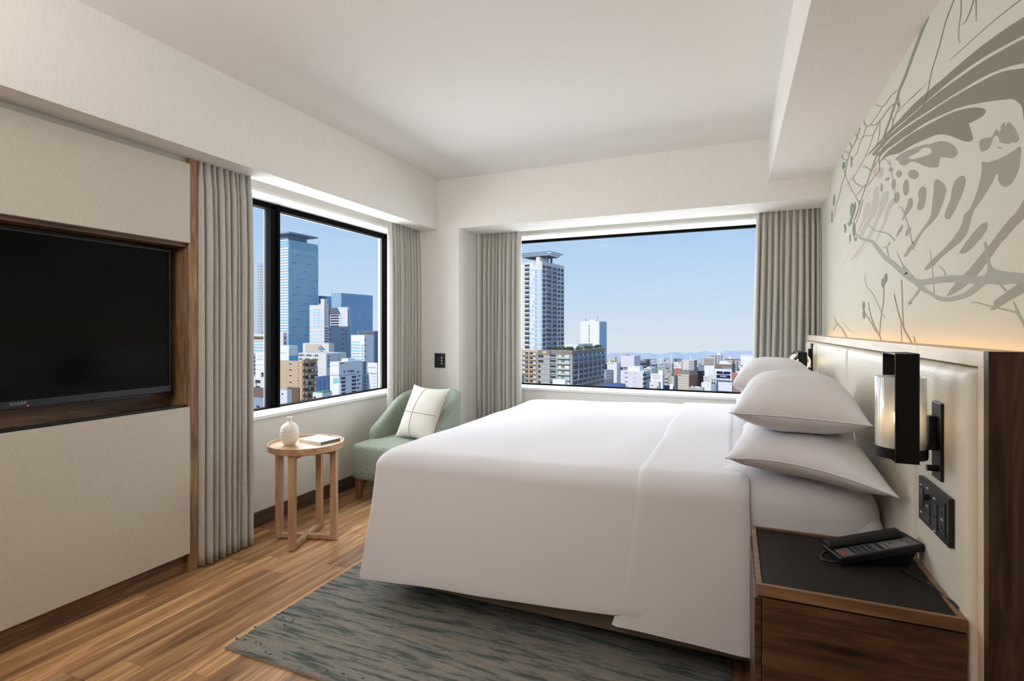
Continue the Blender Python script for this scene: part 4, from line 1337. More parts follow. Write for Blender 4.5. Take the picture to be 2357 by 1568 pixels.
# frame of the handset body: long axis from the front-left corner towards the headboard
exx = Vector((0.203, 0.079, 0.040)).normalized()
eyy = Vector((-0.36, 0.928, 0.03)); eyy = (eyy - exx * eyy.dot(exx)).normalized()
ezz = exx.cross(eyy).normalized()
LP, WPh = 0.224, 0.086
exs, eys = exx * (LP / 0.262), eyy * (WPh / 0.125)
O = Vector((0.262, 1.622, zn + 0.025))
Pt = lambda a, b_, c=0.0: O + exs * a + eys * b_ + ezz * c
# wedge stand under the raised right end
bs = [Vector((p.x, p.y, zn + 0.0005)) for p in (Pt(0.09, 0.02), Pt(0.225, 0.02), Pt(0.225, 0.115), Pt(0.09, 0.115))]
tp_ = [Pt(0.08, 0.012, -0.018), Pt(0.245, 0.012, -0.018), Pt(0.245, 0.118, -0.018), Pt(0.08, 0.118, -0.018)]
MB().add(bs + tp_, [(0, 3, 2, 1), (4, 5, 6, 7), (0, 1, 5, 4), (1, 2, 6, 5), (2, 3, 7, 6), (3, 0, 4, 7)]).build('stand', phb, ph, bevel=0.002)
MB().obox(Pt(0, 0, -0.021), exs * 0.262, eys * 0.125, ezz * 0.021).build('casing', phb, ph, bevel=0.004, seg=3)
MB().prism([Pt(0.001, 0.072, 0.0005), Pt(0.001, 0.123, 0.0005), Pt(0.001, 0.119, 0.016), Pt(0.001, 0.090, 0.018), Pt(0.001, 0.074, 0.010)], exs * 0.236).build('handset', phb, ph, bevel=0.003)
MB().obox(Pt(0.012, 0.006, 0.0), exs * 0.238, eys * 0.062, ezz * 0.0006).build('face_plate', M('phone_face', (84, 86, 90), 0.4), ph)
kb = M('phone_key', (24, 25, 27), 0.35)
lt = M('phone_print', (205, 208, 210), 0.5)
for i in range(4):
    for j in range(3):
        k = MB().obox(Pt(0.050 + i * 0.0185, 0.022 + j * 0.0145, 0.0006), exs * 0.0135, eys * 0.0110, ezz * 0.0022).build('key', kb, ph, bevel=0.0008)
        text_mesh('digit', '147*2580369#'[(2 - j) * 4 + i], lt, Pt(0.0567 + i * 0.0185, 0.0275 + j * 0.0145, 0.0030), -eyy, exx, 0.0062, k)
for i in range(6):
    MB().obox(Pt(0.052 + i * 0.0122, 0.0105, 0.0006), exs * 0.0095, eys * 0.0075, ezz * 0.0018).build('function_key', kb, ph, bevel=0.0006)
    MB().obox(Pt(0.0535 + i * 0.0122, 0.0135, 0.0024), exs * 0.006, eys * 0.0014, ezz * 0.0002).build('key_mark', lt, ph)
for j in range(4):
    MB().obox(Pt(0.1335, 0.014 + j * 0.0125, 0.0006), exs * 0.011, eys * 0.010, ezz * 0.0018).build('speed_key', kb, ph, bevel=0.0006)
b = MB()
rgp = random.Random(2)
for i in range(9):
    if i == 1: continue
    b.obox(Pt(0.150 + i * 0.0082, 0.012, 0.0006), exs * 0.0013, eys * rgp.uniform(0.022, 0.046), ezz * 0.0002)
b.build('printed_lines', lt, ph, kind='stuff')
MB().obox(Pt(0.019, 0.016, 0.0006), exs * 0.009, eys * 0.034, ezz * 0.0016).build('message_light', M('red_button', (168, 30, 24), 0.4, emit=((200, 24, 16), 0.05)), ph, bevel=0.0008)
# coiled lead at the left end and the line cord running to the wall
MB().tube([Pt(0.03, 0.09, -0.008), Pt(-0.012, 0.085, -0.010), Pt(-0.034, 0.066, -0.011), Pt(-0.040, 0.040, -0.012), Pt(-0.026, 0.016, -0.011), Pt(0.004, 0.004, -0.012)], 0.0034, 8).build('handset_lead', phb, ph, smooth=True)
cp = [(0.40, 1.66, zn + 0.006), (0.425, 1.615, zn + 0.006), (0.440, 1.57, zn + 0.014), (0.4575, 1.535, zn + 0.004), (0.4625, 1.50, NZ + 0.004), (0.4640, 1.47, NZ + 0.003)]
c3 = []
for i in range(len(cp) - 1):
    p0, p1, p2, p3 = [Vector(cp[max(0, min(len(cp) - 1, i + d))]) for d in (-1, 0, 1, 2)]
    for k in range(6):
        t = k / 6
        c3.append(0.5 * ((2 * p1) + (p2 - p0) * t + (2 * p0 - 5 * p1 + 4 * p2 - p3) * t * t + (3 * p1 - p0 - 3 * p2 + p3) * t ** 3))
MB().tube(c3, 0.0022, 6).build('line_cord', phb, ph, smooth=True)

# ================================================================== SWITCH PANEL
sp = thing('switch_panel', (PX, 1.606, 0.772), 'black switch and socket panel on the headboard below the near sconce', 'switch')
y0, y1, z0, z1 = 1.500, 1.714, 0.770, 0.884
MB().box(PX - 0.0105, y0, z0, PX + 0.001, y1, z1).build('cover_plate', blackpl, sp, bevel=0.002)
sw = M('switch_black', (30, 31, 33), 0.35)
xs_ = PX - 0.0125
def gang(ya, yb, za, zb, n='rocker'):
    return MB().box(xs_, ya, za, PX - 0.009, yb, zb).build(n, sw, sp, bevel=0.0008)
gang(1.672, 1.706, 0.812, 0.834); gang(1.672, 1.706, 0.836, 0.858)
gang(1.622, 1.660, 0.782, 0.806); gang(1.622, 1.660, 0.808, 0.832)
gang(1.572, 1.610, 0.782, 0.812); gang(1.572, 1.610, 0.814, 0.848)
MB().tube([(PX - 0.009, 1.641, 0.846), (PX - 0.022, 1.641, 0.846)], 0.008, 16).build('dimmer_knob', blackpl, sp, smooth=40)
so = gang(1.520, 1.554, 0.786, 0.866, 'socket')
for za in (0.852, 0.832, 0.800):
    for ya in (1.530, 1.540):
        MB().box(xs_ - 0.0003, ya, za, xs_ + 0.0005, ya + 0.004, za + 0.010).build('slot', M('slot_black', (5, 5, 5), 0.6), so)
b = MB()
for ya, za in ((1.689, 0.864), (1.641, 0.868), (1.591, 0.856), (1.689, 0.792), (1.641, 0.822), (1.591, 0.776), (1.537, 0.822)):
    b.box(xs_ - 0.0004, ya - 0.006, za, xs_ + 0.003, ya + 0.006, za + 0.003)
b.build('legend', lt, sp, kind='stuff')

# ================================================================== RUG
def rug_mat():
    m = bpy.data.materials.new('rug_wool')
    m.use_nodes = True
    t = m.node_tree
    b = t.nodes['Principled BSDF']
    b.inputs['Roughness'].default_value = 1.0
    b.inputs['Specular IOR Level'].default_value = 0.05
    co = t.nodes.new('ShaderNodeTexCoord')
    def nz(scale, sx_, sy_, det=4, rough=0.6):
        mp = t.nodes.new('ShaderNodeMapping'); mp.inputs['Scale'].default_value = (sx_, sy_, 1)
        n = t.nodes.new('ShaderNodeTexNoise'); n.inputs['Scale'].default_value = scale; n.inputs['Detail'].default_value = det; n.inputs['Roughness'].default_value = rough
        t.links.new(co.outputs['Object'], mp.inputs[0]); t.links.new(mp.outputs[0], n.inputs['Vector'])
        return n
    a = nz(2.4, 1.3, 12.0, 9, 0.74)
    r = t.nodes.new('ShaderNodeValToRGB')
    e = r.color_ramp.elements
    e.new(0.5); e.new(0.56)
    for k, (p, c) in enumerate(((0.36, (84, 95, 94)), (0.45, (106, 115, 112)), (0.49, (144, 144, 138)), (0.62, (160, 154, 142)))):
        e[k].position = p; e[k].color = lin(c)
    t.links.new(a.outputs[0], r.inputs[0])
    f = nz(230, 1, 1, 3, 0.8)
    mx = t.nodes.new('ShaderNodeMixRGB'); mx.blend_type = 'OVERLAY'; mx.inputs[0].default_value = 0.85
    t.links.new(r.outputs[0], mx.inputs[1]); t.links.new(f.outputs[0], mx.inputs[2])
    t.links.new(mx.outputs[0], b.inputs['Base Color'])
    u = t.nodes.new('ShaderNodeBump'); u.inputs['Strength'].default_value = 0.9; u.inputs['Distance'].default_value = 0.004
    t.links.new(f.outputs[0], u.inputs['Height']); t.links.new(u.outputs[0], b.inputs['Normal'])
    return m
RX0, RX1, RY0, RY1 = -1.868, 0.0, 1.466, 4.3
rug = thing('rug', (-0.95, 2.9, 0.0), 'weathered blue grey wool rug lying under the bed', 'rug')
mb = MB()
nx, ny = 150, 90
def rugp(u, v):
    x, y = RX0 + (RX1 - RX0) * u, RY0 + (RY1 - RY0) * v ** 1.6
    d = min(x - RX0, RX1 - x, y - RY0, RY1 - y)
    h = 0.013 * min(1, d / 0.006) ** 0.5 + 0.0012
    h += 0.0012 * noise.noise(Vector((x * 30, y * 60, 0))) + 0.0016 * noise.noise(Vector((x * 7, y * 40, 2)))
    return (x, y, max(0.0008, h))
mb.grid(rugp, nx, ny)
mb.box(RX0 + 0.002, RY0 + 0.002, 0.0004, RX1 - 0.002, RY1 - 0.002, 0.006)
mb.build('pile', rug_mat(), rug, smooth=True, recalc=False)
# raised tufts scattered near the border
tm = M('rug_tuft', (92, 108, 106), 1.0, spec=0.05, bump=(400, 0.8, (1, 1, 1)))
for (u, v) in ((565, 1473), (590, 1478), (600, 1482), (545, 1470), (640, 1415), (652, 1422), (672, 1432), (676, 1426), (690, 1420), (612, 1502), (622, 1507), (752, 1546), (790, 1552), (835, 1562), (588, 1444), (655, 1440)):
    p = onZ(u, v, 0.014)
    q = rngm.uniform(-0.5, 0.5)
    mb = MB()
    l_ = rngm.uniform(0.007, 0.013)
    ca, sa = math.cos(q), math.sin(q)
    def blob(u_, v_, p=p, l_=l_, ca=ca, sa=sa):
        a = 2 * PI * u_; h = PI / 2 * v_
        x, y, z = l_ * math.cos(a) * math.cos(h), 0.0045 * math.sin(a) * math.cos(h), 0.006 * math.sin(h)
        return (p.x + x * ca - y * sa, p.y + x * sa + y * ca, p.z - 0.002 + z)
    mb.grid(blob, 10, 4, True)
    mb.build('tuft', tm, rug, smooth=True, recalc=False)

# ================================================================== THE CITY OUTSIDE
GZ = -72.0
FW, RT = Vector((-SN, CS, 0)), Vector((CS, SN, 0))
def cm_(n, c, rough=0.8, **k): return M('city_' + n, c, rough, spec=0.2, **k)
c_white = cm_('white', (236, 236, 236)); c_offw = cm_('offwhite', (224, 221, 216)); c_lav = cm_('lavender', (222, 220, 228))
c_beige = cm_('beige', (206, 196, 182)); c_tan = cm_('tan', (204, 178, 150)); c_brown = cm_('brown', (176, 146, 122)); c_dkbr = cm_('dark_brown', (120, 98, 82))
c_grey = cm_('grey', (176, 176, 174)); c_dgrey = cm_('dark_grey', (104, 110, 118)); c_bluegrey = cm_('blue_grey', (150, 164, 180)); c_black = cm_('black', (40, 34, 38))
c_slate = cm_('slate', (128, 140, 158)); c_green = cm_('green', (158, 178, 156)); c_rust = cm_('rust', (150, 100, 84)); c_roof = cm_('roof', (150, 146, 140)); c_taupe = cm_('taupe', (146, 134, 124))
c_navy = cm_('navy', (22, 40, 84)); c_sage = cm_('roof_green', (96, 160, 120)); c_plum = cm_('plum', (126, 106, 102)); c_aqua = cm_('aqua', (120, 186, 214))
g_dark = M('city_glass_dark', (58, 66, 80), 0.4, spec=0.4); g_blue = M('city_glass_blue', (156, 192, 216), 0.45, spec=0.4); g_pale = M('city_glass_pale', (168, 202, 226), 0.45, spec=0.4)
g_teal = M('city_glass_teal', (152, 200, 216), 0.45, spec=0.4); g_deep = M('city_glass_deep', (132, 172, 206), 0.45, spec=0.4); g_mist = M('city_glass_mist', (202, 218, 228), 0.45, spec=0.4)
c_leaf = M('city_shrub', (74, 82, 58), 0.9)

FOOT = []
class Bld:
    """a box standing on the ground: left and right faces meet at the corner seen at (uC, vT), d metres off"""
    def __init__(s, uL, uC, uR, vT, d, mat, label, a=0.1, name='building', cat='building', group=None, zb=GZ, solid=True, deep=None):
        s.d, s.px = d, d / FPX
        s.zT = CH + (V0 - vT) * d / FPX
        t = (uC - U0) / FPX
        s.C = FW * d + RT * d * t
        s.eL = Vector((-math.cos(a), math.sin(a), 0)); s.eR = Vector((math.sin(a), math.cos(a), 0))
        s.nL = Vector((-math.sin(a), -math.cos(a), 0)); s.nR = Vector((math.cos(a), -math.sin(a), 0))
        def solve(e, u):
            T = (u - U0) / FPX
            return (T * d - t * d) / (e.dot(RT) - T * e.dot(FW))
        s.wL = max(1.0, solve(s.eL, uL)); s.wR = solve(s.eR, uR) if uR is not None else 0
        if s.wR <= 0 or s.wR > 90: s.wR = deep or 25.0
        s.zb = zb
        base = s.C + (s.eL * s.wL + s.eR * s.wR) / 2
        s.root = thing(name, (base.x, base.y, zb), label, cat, group) if label else None
        s.mat = mat
        FOOT.append((base, math.hypot(s.wL, s.wR) / 2))
        if solid and s.root:
            MB().obox((s.C.x, s.C.y, zb), s.eL * s.wL, s.eR * s.wR, (0, 0, s.zT - zb)).build('body', mat, s.root)
    def P(s, side, along, z, out=0.0):
        e, n = (s.eL, s.nL) if side == 'L' else (s.eR, s.nR)
        return s.C + e * along + n * out + Vector((0, 0, z))
    def slab(s, mb, side, a0, a1, z0, z1, out0, out1):
        e, n = (s.eL, s.nL) if side == 'L' else (s.eR, s.nR)
        o = s.C + e * a0 + n * out0 + Vector((0, 0, z0))
        mb.obox(o, e * (a1 - a0), n * (out1 - out0), (0, 0, z1 - z0))
    def w(s, side): return s.wL if side == 'L' else s.wR
    def bands(s, side, v0, dv, n, h, mat, f0=0.0, f1=1.0, name='window_band', out=0.12, indiv=True):
        """n horizontal strips; v0, dv, h in picture pixels below the corner top row"""
        mbs = []
        for k in range(n):
            zt = CH + (V0 - (v0 + k * dv)) * s.px
            mb = MB(); s.slab(mb, side, s.w(side) * f0, s.w(side) * f1, zt - h * s.px, zt, -0.05, out)
            if indiv: mb.build(name, mat, s.root)
            else: mbs.append(mb)
        if mbs:
            m = MB()
            for q in mbs: m.add(q.v, q.f)
            m.build(name, mat, s.root, kind='stuff')
    def cells(s, side, v0, dv, n, h, cols, mat, name='window', out=0.12, indiv=True, frame=None, skip=None, sill=None):
        """cols: list of (f0, f1) along the face"""
        m = MB(); sm_ = MB()
        for k in range(n):
            zt = CH + (V0 - (v0 + k * dv)) * s.px
            for i, (f0, f1) in enumerate(cols):
                if skip and skip(k, i): continue
                mb = MB(); s.slab(mb, side, s.w(side) * f0, s.w(side) * f1, zt - h * s.px, zt, -0.05, out)
                mt = mat[(k * 7 + i * 3) % len(mat)] if isinstance(mat, (list, tuple)) else mat
                if indiv: mb.build(name, mt, s.root)
                else: m.add(mb.v, mb.f)
                if sill: s.slab(sm_, side, s.w(side) * f0 - 0.1, s.w(side) * f1 + 0.1, zt - h * s.px - sill * s.px, zt - h * s.px, -0.05, out + 0.9)
        if m.v: m.build(name, mat if not isinstance(mat, (list, tuple)) else mat[0], s.root, kind='stuff')
        if sm_.v: sm_.build('balcony_fronts', s.mat if not frame else frame, s.root, kind='stuff')
    def block(s, f0, f1, g0, g1, h, mat, name='penthouse', z=None):
        """box on the roof; f along the left face, g along the right, h in picture pixels"""
        z = s.zT if z is None else z
        o = s.C + s.eL * s.wL * f0 + s.eR * s.wR * g0
        return MB().obox((o.x, o.y, z), s.eL * s.wL * (f1 - f0), s.eR * s.wR * (g1 - g0), (0, 0, h * s.px)).build(name, mat, s.root)
    def parapet(s, mat, h=0.9):
        mb = MB()
        for side in 'LR': s.slab(mb, side, -0.2, s.w(side), s.zT - h, s.zT + 0.1, -0.4, 0.2)
        mb.build('parapet', mat, s.root)
    def text(s, side, f, v, body, mat, px, bold=0.0, out=0.25, name='lettering'):
        e, n = (s.eL, s.nL) if side == 'L' else (s.eR, s.nR)
        p = s.P(side, s.w(side) * f, CH + (V0 - v) * s.px, out)
        xd = -e if side == 'L' else e
        return text_mesh(name, body, mat, p, xd, (0, 0, 1), px * s.px, s.root, 0.03, bold=bold * s.px)

ev = lambda n, a=0.0, b=1.0, g=0.25: [(a + (b - a) * (k + g / 2) / n, a + (b - a) * (k + 1 - g / 2) / n) for k in range(n)]

# ground, far mountains
rg = random.Random(42)
gm = M('city_ground', (150, 152, 152), 0.95, var=(0.05, 0.12, (1, 1, 1)))
gp = [(-1500, -300, GZ), (-900, -300, GZ), (-60, 40, GZ), (60, 40, GZ), (900, 500, GZ)]
MB().prism([Vector((1250 * math.cos(a), 1250 * math.sin(a), GZ)) for a in [math.radians(-20 + 10 * k) for k in range(25)]], (0, 0, -3)).build('ground', gm, kind='structure')
haze_snow = bpy.data.materials.new('hazed_slope'); haze_snow.use_nodes = True
t_ = haze_snow.node_tree; b_ = t_.nodes['Principled BSDF']; b_.inputs['Roughness'].default_value = 1.0; b_.inputs['Specular IOR Level'].default_value = 0.0
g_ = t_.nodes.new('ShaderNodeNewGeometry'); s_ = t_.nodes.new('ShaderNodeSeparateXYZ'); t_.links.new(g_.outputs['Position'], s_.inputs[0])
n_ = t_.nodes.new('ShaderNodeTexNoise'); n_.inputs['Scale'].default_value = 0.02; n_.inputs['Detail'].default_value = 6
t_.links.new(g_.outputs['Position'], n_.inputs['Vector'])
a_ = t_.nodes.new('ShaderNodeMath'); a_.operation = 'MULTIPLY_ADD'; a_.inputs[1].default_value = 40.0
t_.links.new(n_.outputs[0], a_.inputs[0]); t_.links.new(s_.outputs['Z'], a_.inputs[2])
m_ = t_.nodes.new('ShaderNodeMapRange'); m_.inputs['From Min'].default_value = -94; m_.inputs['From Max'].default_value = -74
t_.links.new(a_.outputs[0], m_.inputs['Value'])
x_ = t_.nodes.new('ShaderNodeMixRGB'); x_.inputs[1].default_value = lin((182, 194, 208)); x_.inputs[2].default_value = lin((232, 230, 232))  # aerial haze mixed into the slope colour as pale blue
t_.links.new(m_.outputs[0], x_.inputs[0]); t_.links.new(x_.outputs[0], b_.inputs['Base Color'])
# ridge heights read along the skyline: (u, v)
ridge = [(1330, 818), (1395, 816), (1412, 812), (1430, 814), (1440, 811.5), (1462, 813), (1480, 813.5), (1493, 812.5), (1515, 816), (1535, 813), (1555, 809), (1575, 815), (1588, 810), (1600, 813), (1620, 808), (1632, 806.5), (1650, 806), (1690, 804), (1712, 805), (1735, 808), (1770, 803), (1830, 810)]
DM = 2500.0
def ridge_v(u):
    for (a, b2), (c, d2) in zip(ridge, ridge[1:]):
        if a <= u <= c: return b2 + (d2 - b2) * (u - a) / (c - a)
    return 809 + 5 * noise.noise(Vector((u * 0.008, 4.0, 0))) + 2 * noise.noise(Vector((u * 0.03, 1.0, 0)))
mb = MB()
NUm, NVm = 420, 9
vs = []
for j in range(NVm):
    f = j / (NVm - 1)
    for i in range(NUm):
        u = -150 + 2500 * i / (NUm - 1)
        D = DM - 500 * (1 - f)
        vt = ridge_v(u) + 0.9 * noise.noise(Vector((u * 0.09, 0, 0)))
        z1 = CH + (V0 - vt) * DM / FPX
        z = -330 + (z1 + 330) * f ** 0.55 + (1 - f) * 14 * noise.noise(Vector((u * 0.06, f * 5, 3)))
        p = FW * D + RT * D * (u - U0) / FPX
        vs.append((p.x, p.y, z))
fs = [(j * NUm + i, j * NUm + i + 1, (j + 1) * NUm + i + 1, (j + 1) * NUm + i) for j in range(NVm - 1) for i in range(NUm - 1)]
mb.add(vs, fs); mb.build('mountains', haze_snow, smooth=True, kind='structure')

# ------------------------------------------------------------ seen through the left window
L = lambda x, y: (560 + x / 2.903, 420 + y / 2.903)
B = Bld(552, 590, 640, 606, 800, c_white, 'round white tower with fine vertical fins beside the window mullion', 0.2, 'tower', solid=False)
cx = B.C + B.eL * 2 + FW * 22
R0 = 25.5
MB().lathe([(0.0, GZ), (R0, GZ), (R0, B.zT - 5), (R0 - 2, B.zT - 5), (R0 - 2, B.zT), (0, B.zT)], (cx.x, cx.y, 0), 72).build('body', g_pale, B.root, smooth=30)
m = MB()
for k in range(72):
    a = 2 * PI * k / 72
    d = Vector((math.cos(a), math.sin(a), 0)); p = Vector((-d.y, d.x, 0))
    if d.dot(FW) > 0.25: continue
    o = cx + d * (R0 - 0.2) - p * 0.55
    m.obox((o.x, o.y, GZ), d * 0.9, p * 1.1, (0, 0, B.zT - 1 - GZ))
m.build('fins', c_white, B.root, kind='stuff')
m = MB()
for k in range(46): m.lathe([(R0 + 0.1, 0), (R0 + 0.3, 0), (R0 + 0.3, 1.4), (R0 + 0.1, 1.4)], (cx.x, cx.y, B.zT - 8 - k * 4.2), 48)
m.build('floor_bands', c_white, B.root, kind='stuff')
for q in (-6, 6): MB().tube([cx + RT * q + Vector((0, 0, B.zT - 0.5)), cx + RT * q + Vector((0, 0, B.zT + 5))], 0.4, 6).build('mast', c_white, B.root)

B = Bld(556, 616, 632, 770, 640, c_offw, 'broad white hotel block with brown top floor below the round tower', 0.08)
B.bands('L', 775, 30, 1, 7, c_dkbr, 0.0, 1.0, 'top_storey'); B.bands('L', 785, 7.2, 7, 3.0, g_teal)
B = Bld(560, 606, 615, 815, 420, c_bluegrey, 'grey blue block with a plain side, half behind the curtain edge', 0.08)
B.cells('L', 822, 9, 6, 4, ev(4, 0.1, 0.9), g_dark, indiv=False)
B = Bld(588, 612, 632, 813, 400, c_white, 'white block with a framed panel on its wall beside the mullion', 0.08)
B.bands('L', 828, 12, 3, 1, c_grey, name='ledge'); B.cells('L', 858, 16, 2, 11, [(0.1, 0.45)], g_dark)
B.cells('L', 816, 40, 1, 12, [(0.25, 0.85)], c_offw, 'wall_panel')
B = Bld(570, 607, 622, 870, 300, c_offw, 'pale low roof with a water tank and slanted pipe', 0.08)
B.block(0.3, 0.6, 0.2, 0.5, 7, c_white, 'water_tank'); B.cells('L', 876, 14, 2, 7, [(0.2, 0.5)], g_dark)
MB().tube([B.P('L', B.wL * 0.9, B.zT + 1, -2), B.P('L', B.wL * 0.3, B.zT - 5, 1.5)], 0.22, 6).build('pipe', c_grey, B.root)
B = Bld(560, 611, 625, 896, 250, c_plum, 'dull brown house with one dark window below the pale roofs', 0.08)
B.cells('L', 902, 20, 1, 9, [(0.55, 0.75)], g_dark)
B = Bld(560, 614, 630, 920, 220, c_bluegrey, 'flat grey roofed block at the foot of the narrow pane', 0.08)
B.cells('L', 936, 20, 1, 5, [(0.3, 0.42)], g_dark)

# the tall blue glass tower
B = Bld(628, 664, 732.5, 551.5, 750, g_blue, 'tall blue glass office tower with a flat roof slab', 0.06, 'tower')
n = 37
B.bands('L', 551, 6.28, n, 3.0, c_white, name='spandrel', out=0.4); B.bands('R', 574, 6.28, n - 4, 0.9, c_offw, name='spandrel', out=0.4)
B.cells('R', 575.5, 6.28, 33, 4.6, ev(8, 0.0, 1.0, 0.1), [g_teal, g_deep, g_blue, g_teal, g_blue, g_teal], name='glazing', out=0.2, indiv=True, skip=lambda k, i: (k * 5 + i * 3) % 4 == 1)
B.cells('R', 556, 30, 1, 15, ev(16, 0, 1, 0.5), g_teal, name='crown_glass', out=0.5)
B.cells('L', 553, 60, 1, 13, ev(5, 0, 1, 0.3), g_teal, name='crown_glass', out=0.5)
B.block(0.1, 1.0, 0.02, 0.66, 13, c_slate, 'roof_core')
o = B.block(-0.25, 1.3, -0.1, 0.86, 3.2, c_bluegrey, 'roof_slab', B.zT + 13 * B.px)

B = Bld(640, 652, 661, 766, 700, c_lav, 'small mauve block at the foot of the tall blue tower', 0.08)
B.bands('R', 775, 12, 5, 6, g_dark, 0.3, 0.6)
B = Bld(733, 735, 748, 681, 820, c_slate, 'grey roof frame just right of the tall blue tower', 0.1)
B = Bld(736, 752, 764, 682, 830, g_pale, 'pale glass block between the two blue towers', 0.1)
B.bands('L', 684, 7, 8, 1.4, c_offw, name='spandrel')
# blue glass block with speckled crown
B = Bld(763, 785.5, 858, 674.5, 780, g_deep, 'broad blue glass block with a speckled crown at the window right side', 0.06, 'tower')
B.cells('R', 701, 5.9, 18, 4.4, ev(22, 0, 1, 0.45), g_pale, name='glazing', out=0.25, indiv=False, skip=lambda k, i: (k * k + i * 5) % 7 == 0)
B.cells('R', 676, 5.4, 5, 5.0, ev(40, 0, 1, 0.6), g_pale, name='crown_fins', out=0.3, indiv=False, skip=lambda k, i: (k * 11 + i * 7 + (i * i) % 5) % 3 == 0)
B.cells('L', 676, 5.9, 22, 4.8, ev(14, 0, 1, 0.5), g_mist, name='glazing', out=0.25, indiv=False, skip=lambda k, i: (k * 5 + i * 7) % 4 == 0)
# white office slab with strip windows
B = Bld(712.5, 746.5, 757, 702, 700, c_offw, 'white office slab with pale strip windows and a rooftop dish', 0.08)
B.bands('L', 711.5, 6.15, 7, 3.5, g_mist, 0.05, 0.97)
for k in range(7): B.cells('L', 711.5 + k * 6.15, 9, 1, 3.5, [(0.35, 0.42), (0.62, 0.66)], g_blue, 'window', 0.2)
B.bands('L', 754.5, 8.5, 2, 0.8, c_grey, 0, 1, 'ledge'); B.bands('L', 769, 7.8, 3, 4.2, g_mist, 0.05, 0.97)
B.block(0.0, 0.24, 0.0, 0.7, 14, c_offw, 'lift_tower')
MB().lathe([(0, 0), (1.6, 0.3), (2.4, 1.2), (2.2, 1.2), (1.4, 0.5), (0, 0.3)], B.P('L', B.wL * 0.45, B.zT + 0.4, -4), 16).build('dish', c_white, B.root, smooth=True)
# stair block and dark glazed block with a cut-away wall
B = Bld(752, 757, 760, 700, 690, c_slate, 'narrow stair shaft with dark slots between two office blocks', 0.1)
B.cells('R', 706, 5, 12, 3, [(0.1, 0.9)], g_dark, indiv=False)
B = Bld(759.5, 801, 806, 707, 660, c_lav, 'mauve office block whose wall slants across dark strip windows', 0.05)
B.cells('L', 719, 6.0, 6, 3.6, [(0.5, 0.97)], g_dark); B.cells('L', 719, 6.0, 6, 3.2, [(0.30, 0.47)], g_pale)
zt = B.zT
MB().prism([B.P('L', B.wL * 0.99, zt - 0.3, 0.15), B.P('L', B.wL * 0.99, zt - 9, 0.15), B.P('L', B.wL * 0.40, zt - 9, 0.15), B.P('L', B.wL * 0.58, zt - 0.3, 0.15)], B.nL * 0.25).build('dark_cladding', c_dgrey, B.root)
MB().prism([B.P('L', B.wL * 0.0, zt - 0.3, 0.3), B.P('L', B.wL * 0.56, zt - 0.3, 0.3), B.P('L', B.wL * 0.0, zt - 25, 0.3)], B.nL * 0.5).build('slanted_wall', c_lav, B.root)
B.cells('R', 714, 4, 11, 2.4, [(0.1, 0.5)], g_dark, indiv=False)
B = Bld(747, 757, 805.5, 751.5, 620, c_bluegrey, 'blue grey wing with rows of small dark windows', 0.02)
B.cells('R', 757, 11.5, 6, 3, [(0.03, 0.08), (0.62, 0.67)], g_dark); B.cells('R', 762, 7.2, 8, 1.2, [(0.77, 0.84)], g_dark, indiv=False)
B.bands('L', 754, 6, 6, 3.6, g_dark, 0.05, 0.95)
# right-hand cluster
B = Bld(822, 861, 874, 762, 600, c_slate, 'grey block with a dark roof edge behind the white corner block', 0.06)
B.bands('L', 763.5, 30, 1, 8, c_dgrey, 0.02, 0.92, 'cladding'); B.bands('R', 777, 5.6, 12, 0.5, c_dgrey, name='joint')
B = Bld(808, 839, 858.5, 771.5, 560, c_white, 'white corner block with a blank bright side beside the window frame', 0.12)
B.cells('L', 787, 6.7, 8, 2.4, [(0.35, 0.98)], g_teal); B.cells('L', 794, 6.4, 6, 2.8, [(0.04, 0.26)], g_blue)
B.cells('R', 780, 13, 5, 5, [(0.03, 0.12)], g_dark, indiv=False)

# DyDo block
B = Bld(697, 757, 769, 791, 520, c_offw, 'cream office block with a blue rooftop company sign', 0.06)
MB().obox(tuple(B.P('L', B.wL * 0.28, CH + (V0 - 811) * B.px, 0.1)), B.eL * B.wL * 0.6, B.nL * 0.3, (0, 0, 18 * B.px)).build('sign_wall', c_beige, B.root)
b1 = B.text('L', 0.26, 805.5, 'DyDo', M('sign_blue', (64, 150, 214), 0.5), 8.2, 0.28, 0.6, 'sign_lettering')
sw_ = MB()
sw_.tube([B.P('L', B.wL * (0.33 - 0.02 * k), CH + (V0 - (798.6 - 1.2 * math.sin(PI * k / 5))) * B.px, 0.6) for k in range(6)], 0.28, 6)
sw_.build('sign_swoosh', M('sign_red', (226, 92, 70), 0.5), B.root)
B.cells('L', 805.5, 20, 1, 5, [(0.72, 0.83)], g_dark)
B.bands('L', 808.5, 20, 1, 2, c_dkbr, 0.2, 0.56, 'louvre')
B = Bld(687, 751, 797, 814, 440, c_offw, 'cream office wing with rows of shaded windows below the blue sign', 0.04)
B.bands('L', 817, 9.2, 6, 4.6, c_beige, 0.28, 0.98, 'window_recess')
B.cells('L', 817.3, 9.2, 6, 4.0, ev(12, 0.29, 0.97, 0.3), [g_dark, g_pale, c_dkbr, g_dark, g_mist], 'window', 0.2)
B.cells('R', 818, 10, 3, 4, [(0.6, 0.63)], g_dark)
for k in range(4):
    B.cells('R', 819.5 + k * 7.5, 9, 1, 4.2, [(0.06, 0.17)], M('sign_pale_blue', (110, 150, 200), 0.6), 'sign_glyph', 0.2)
# white aqua block
B = Bld(636, 665, 685, 796, 420, c_white, 'white block with an aqua lower side above the brown flats', 0.06)
B.bands('R', 819, 30, 1, 40, c_aqua, 0, 1, 'aqua_cladding', 0.1); B.bands('L', 812, 3.2, 1, 1.4, c_grey, 0.2, 0.9, 'lettering_band')
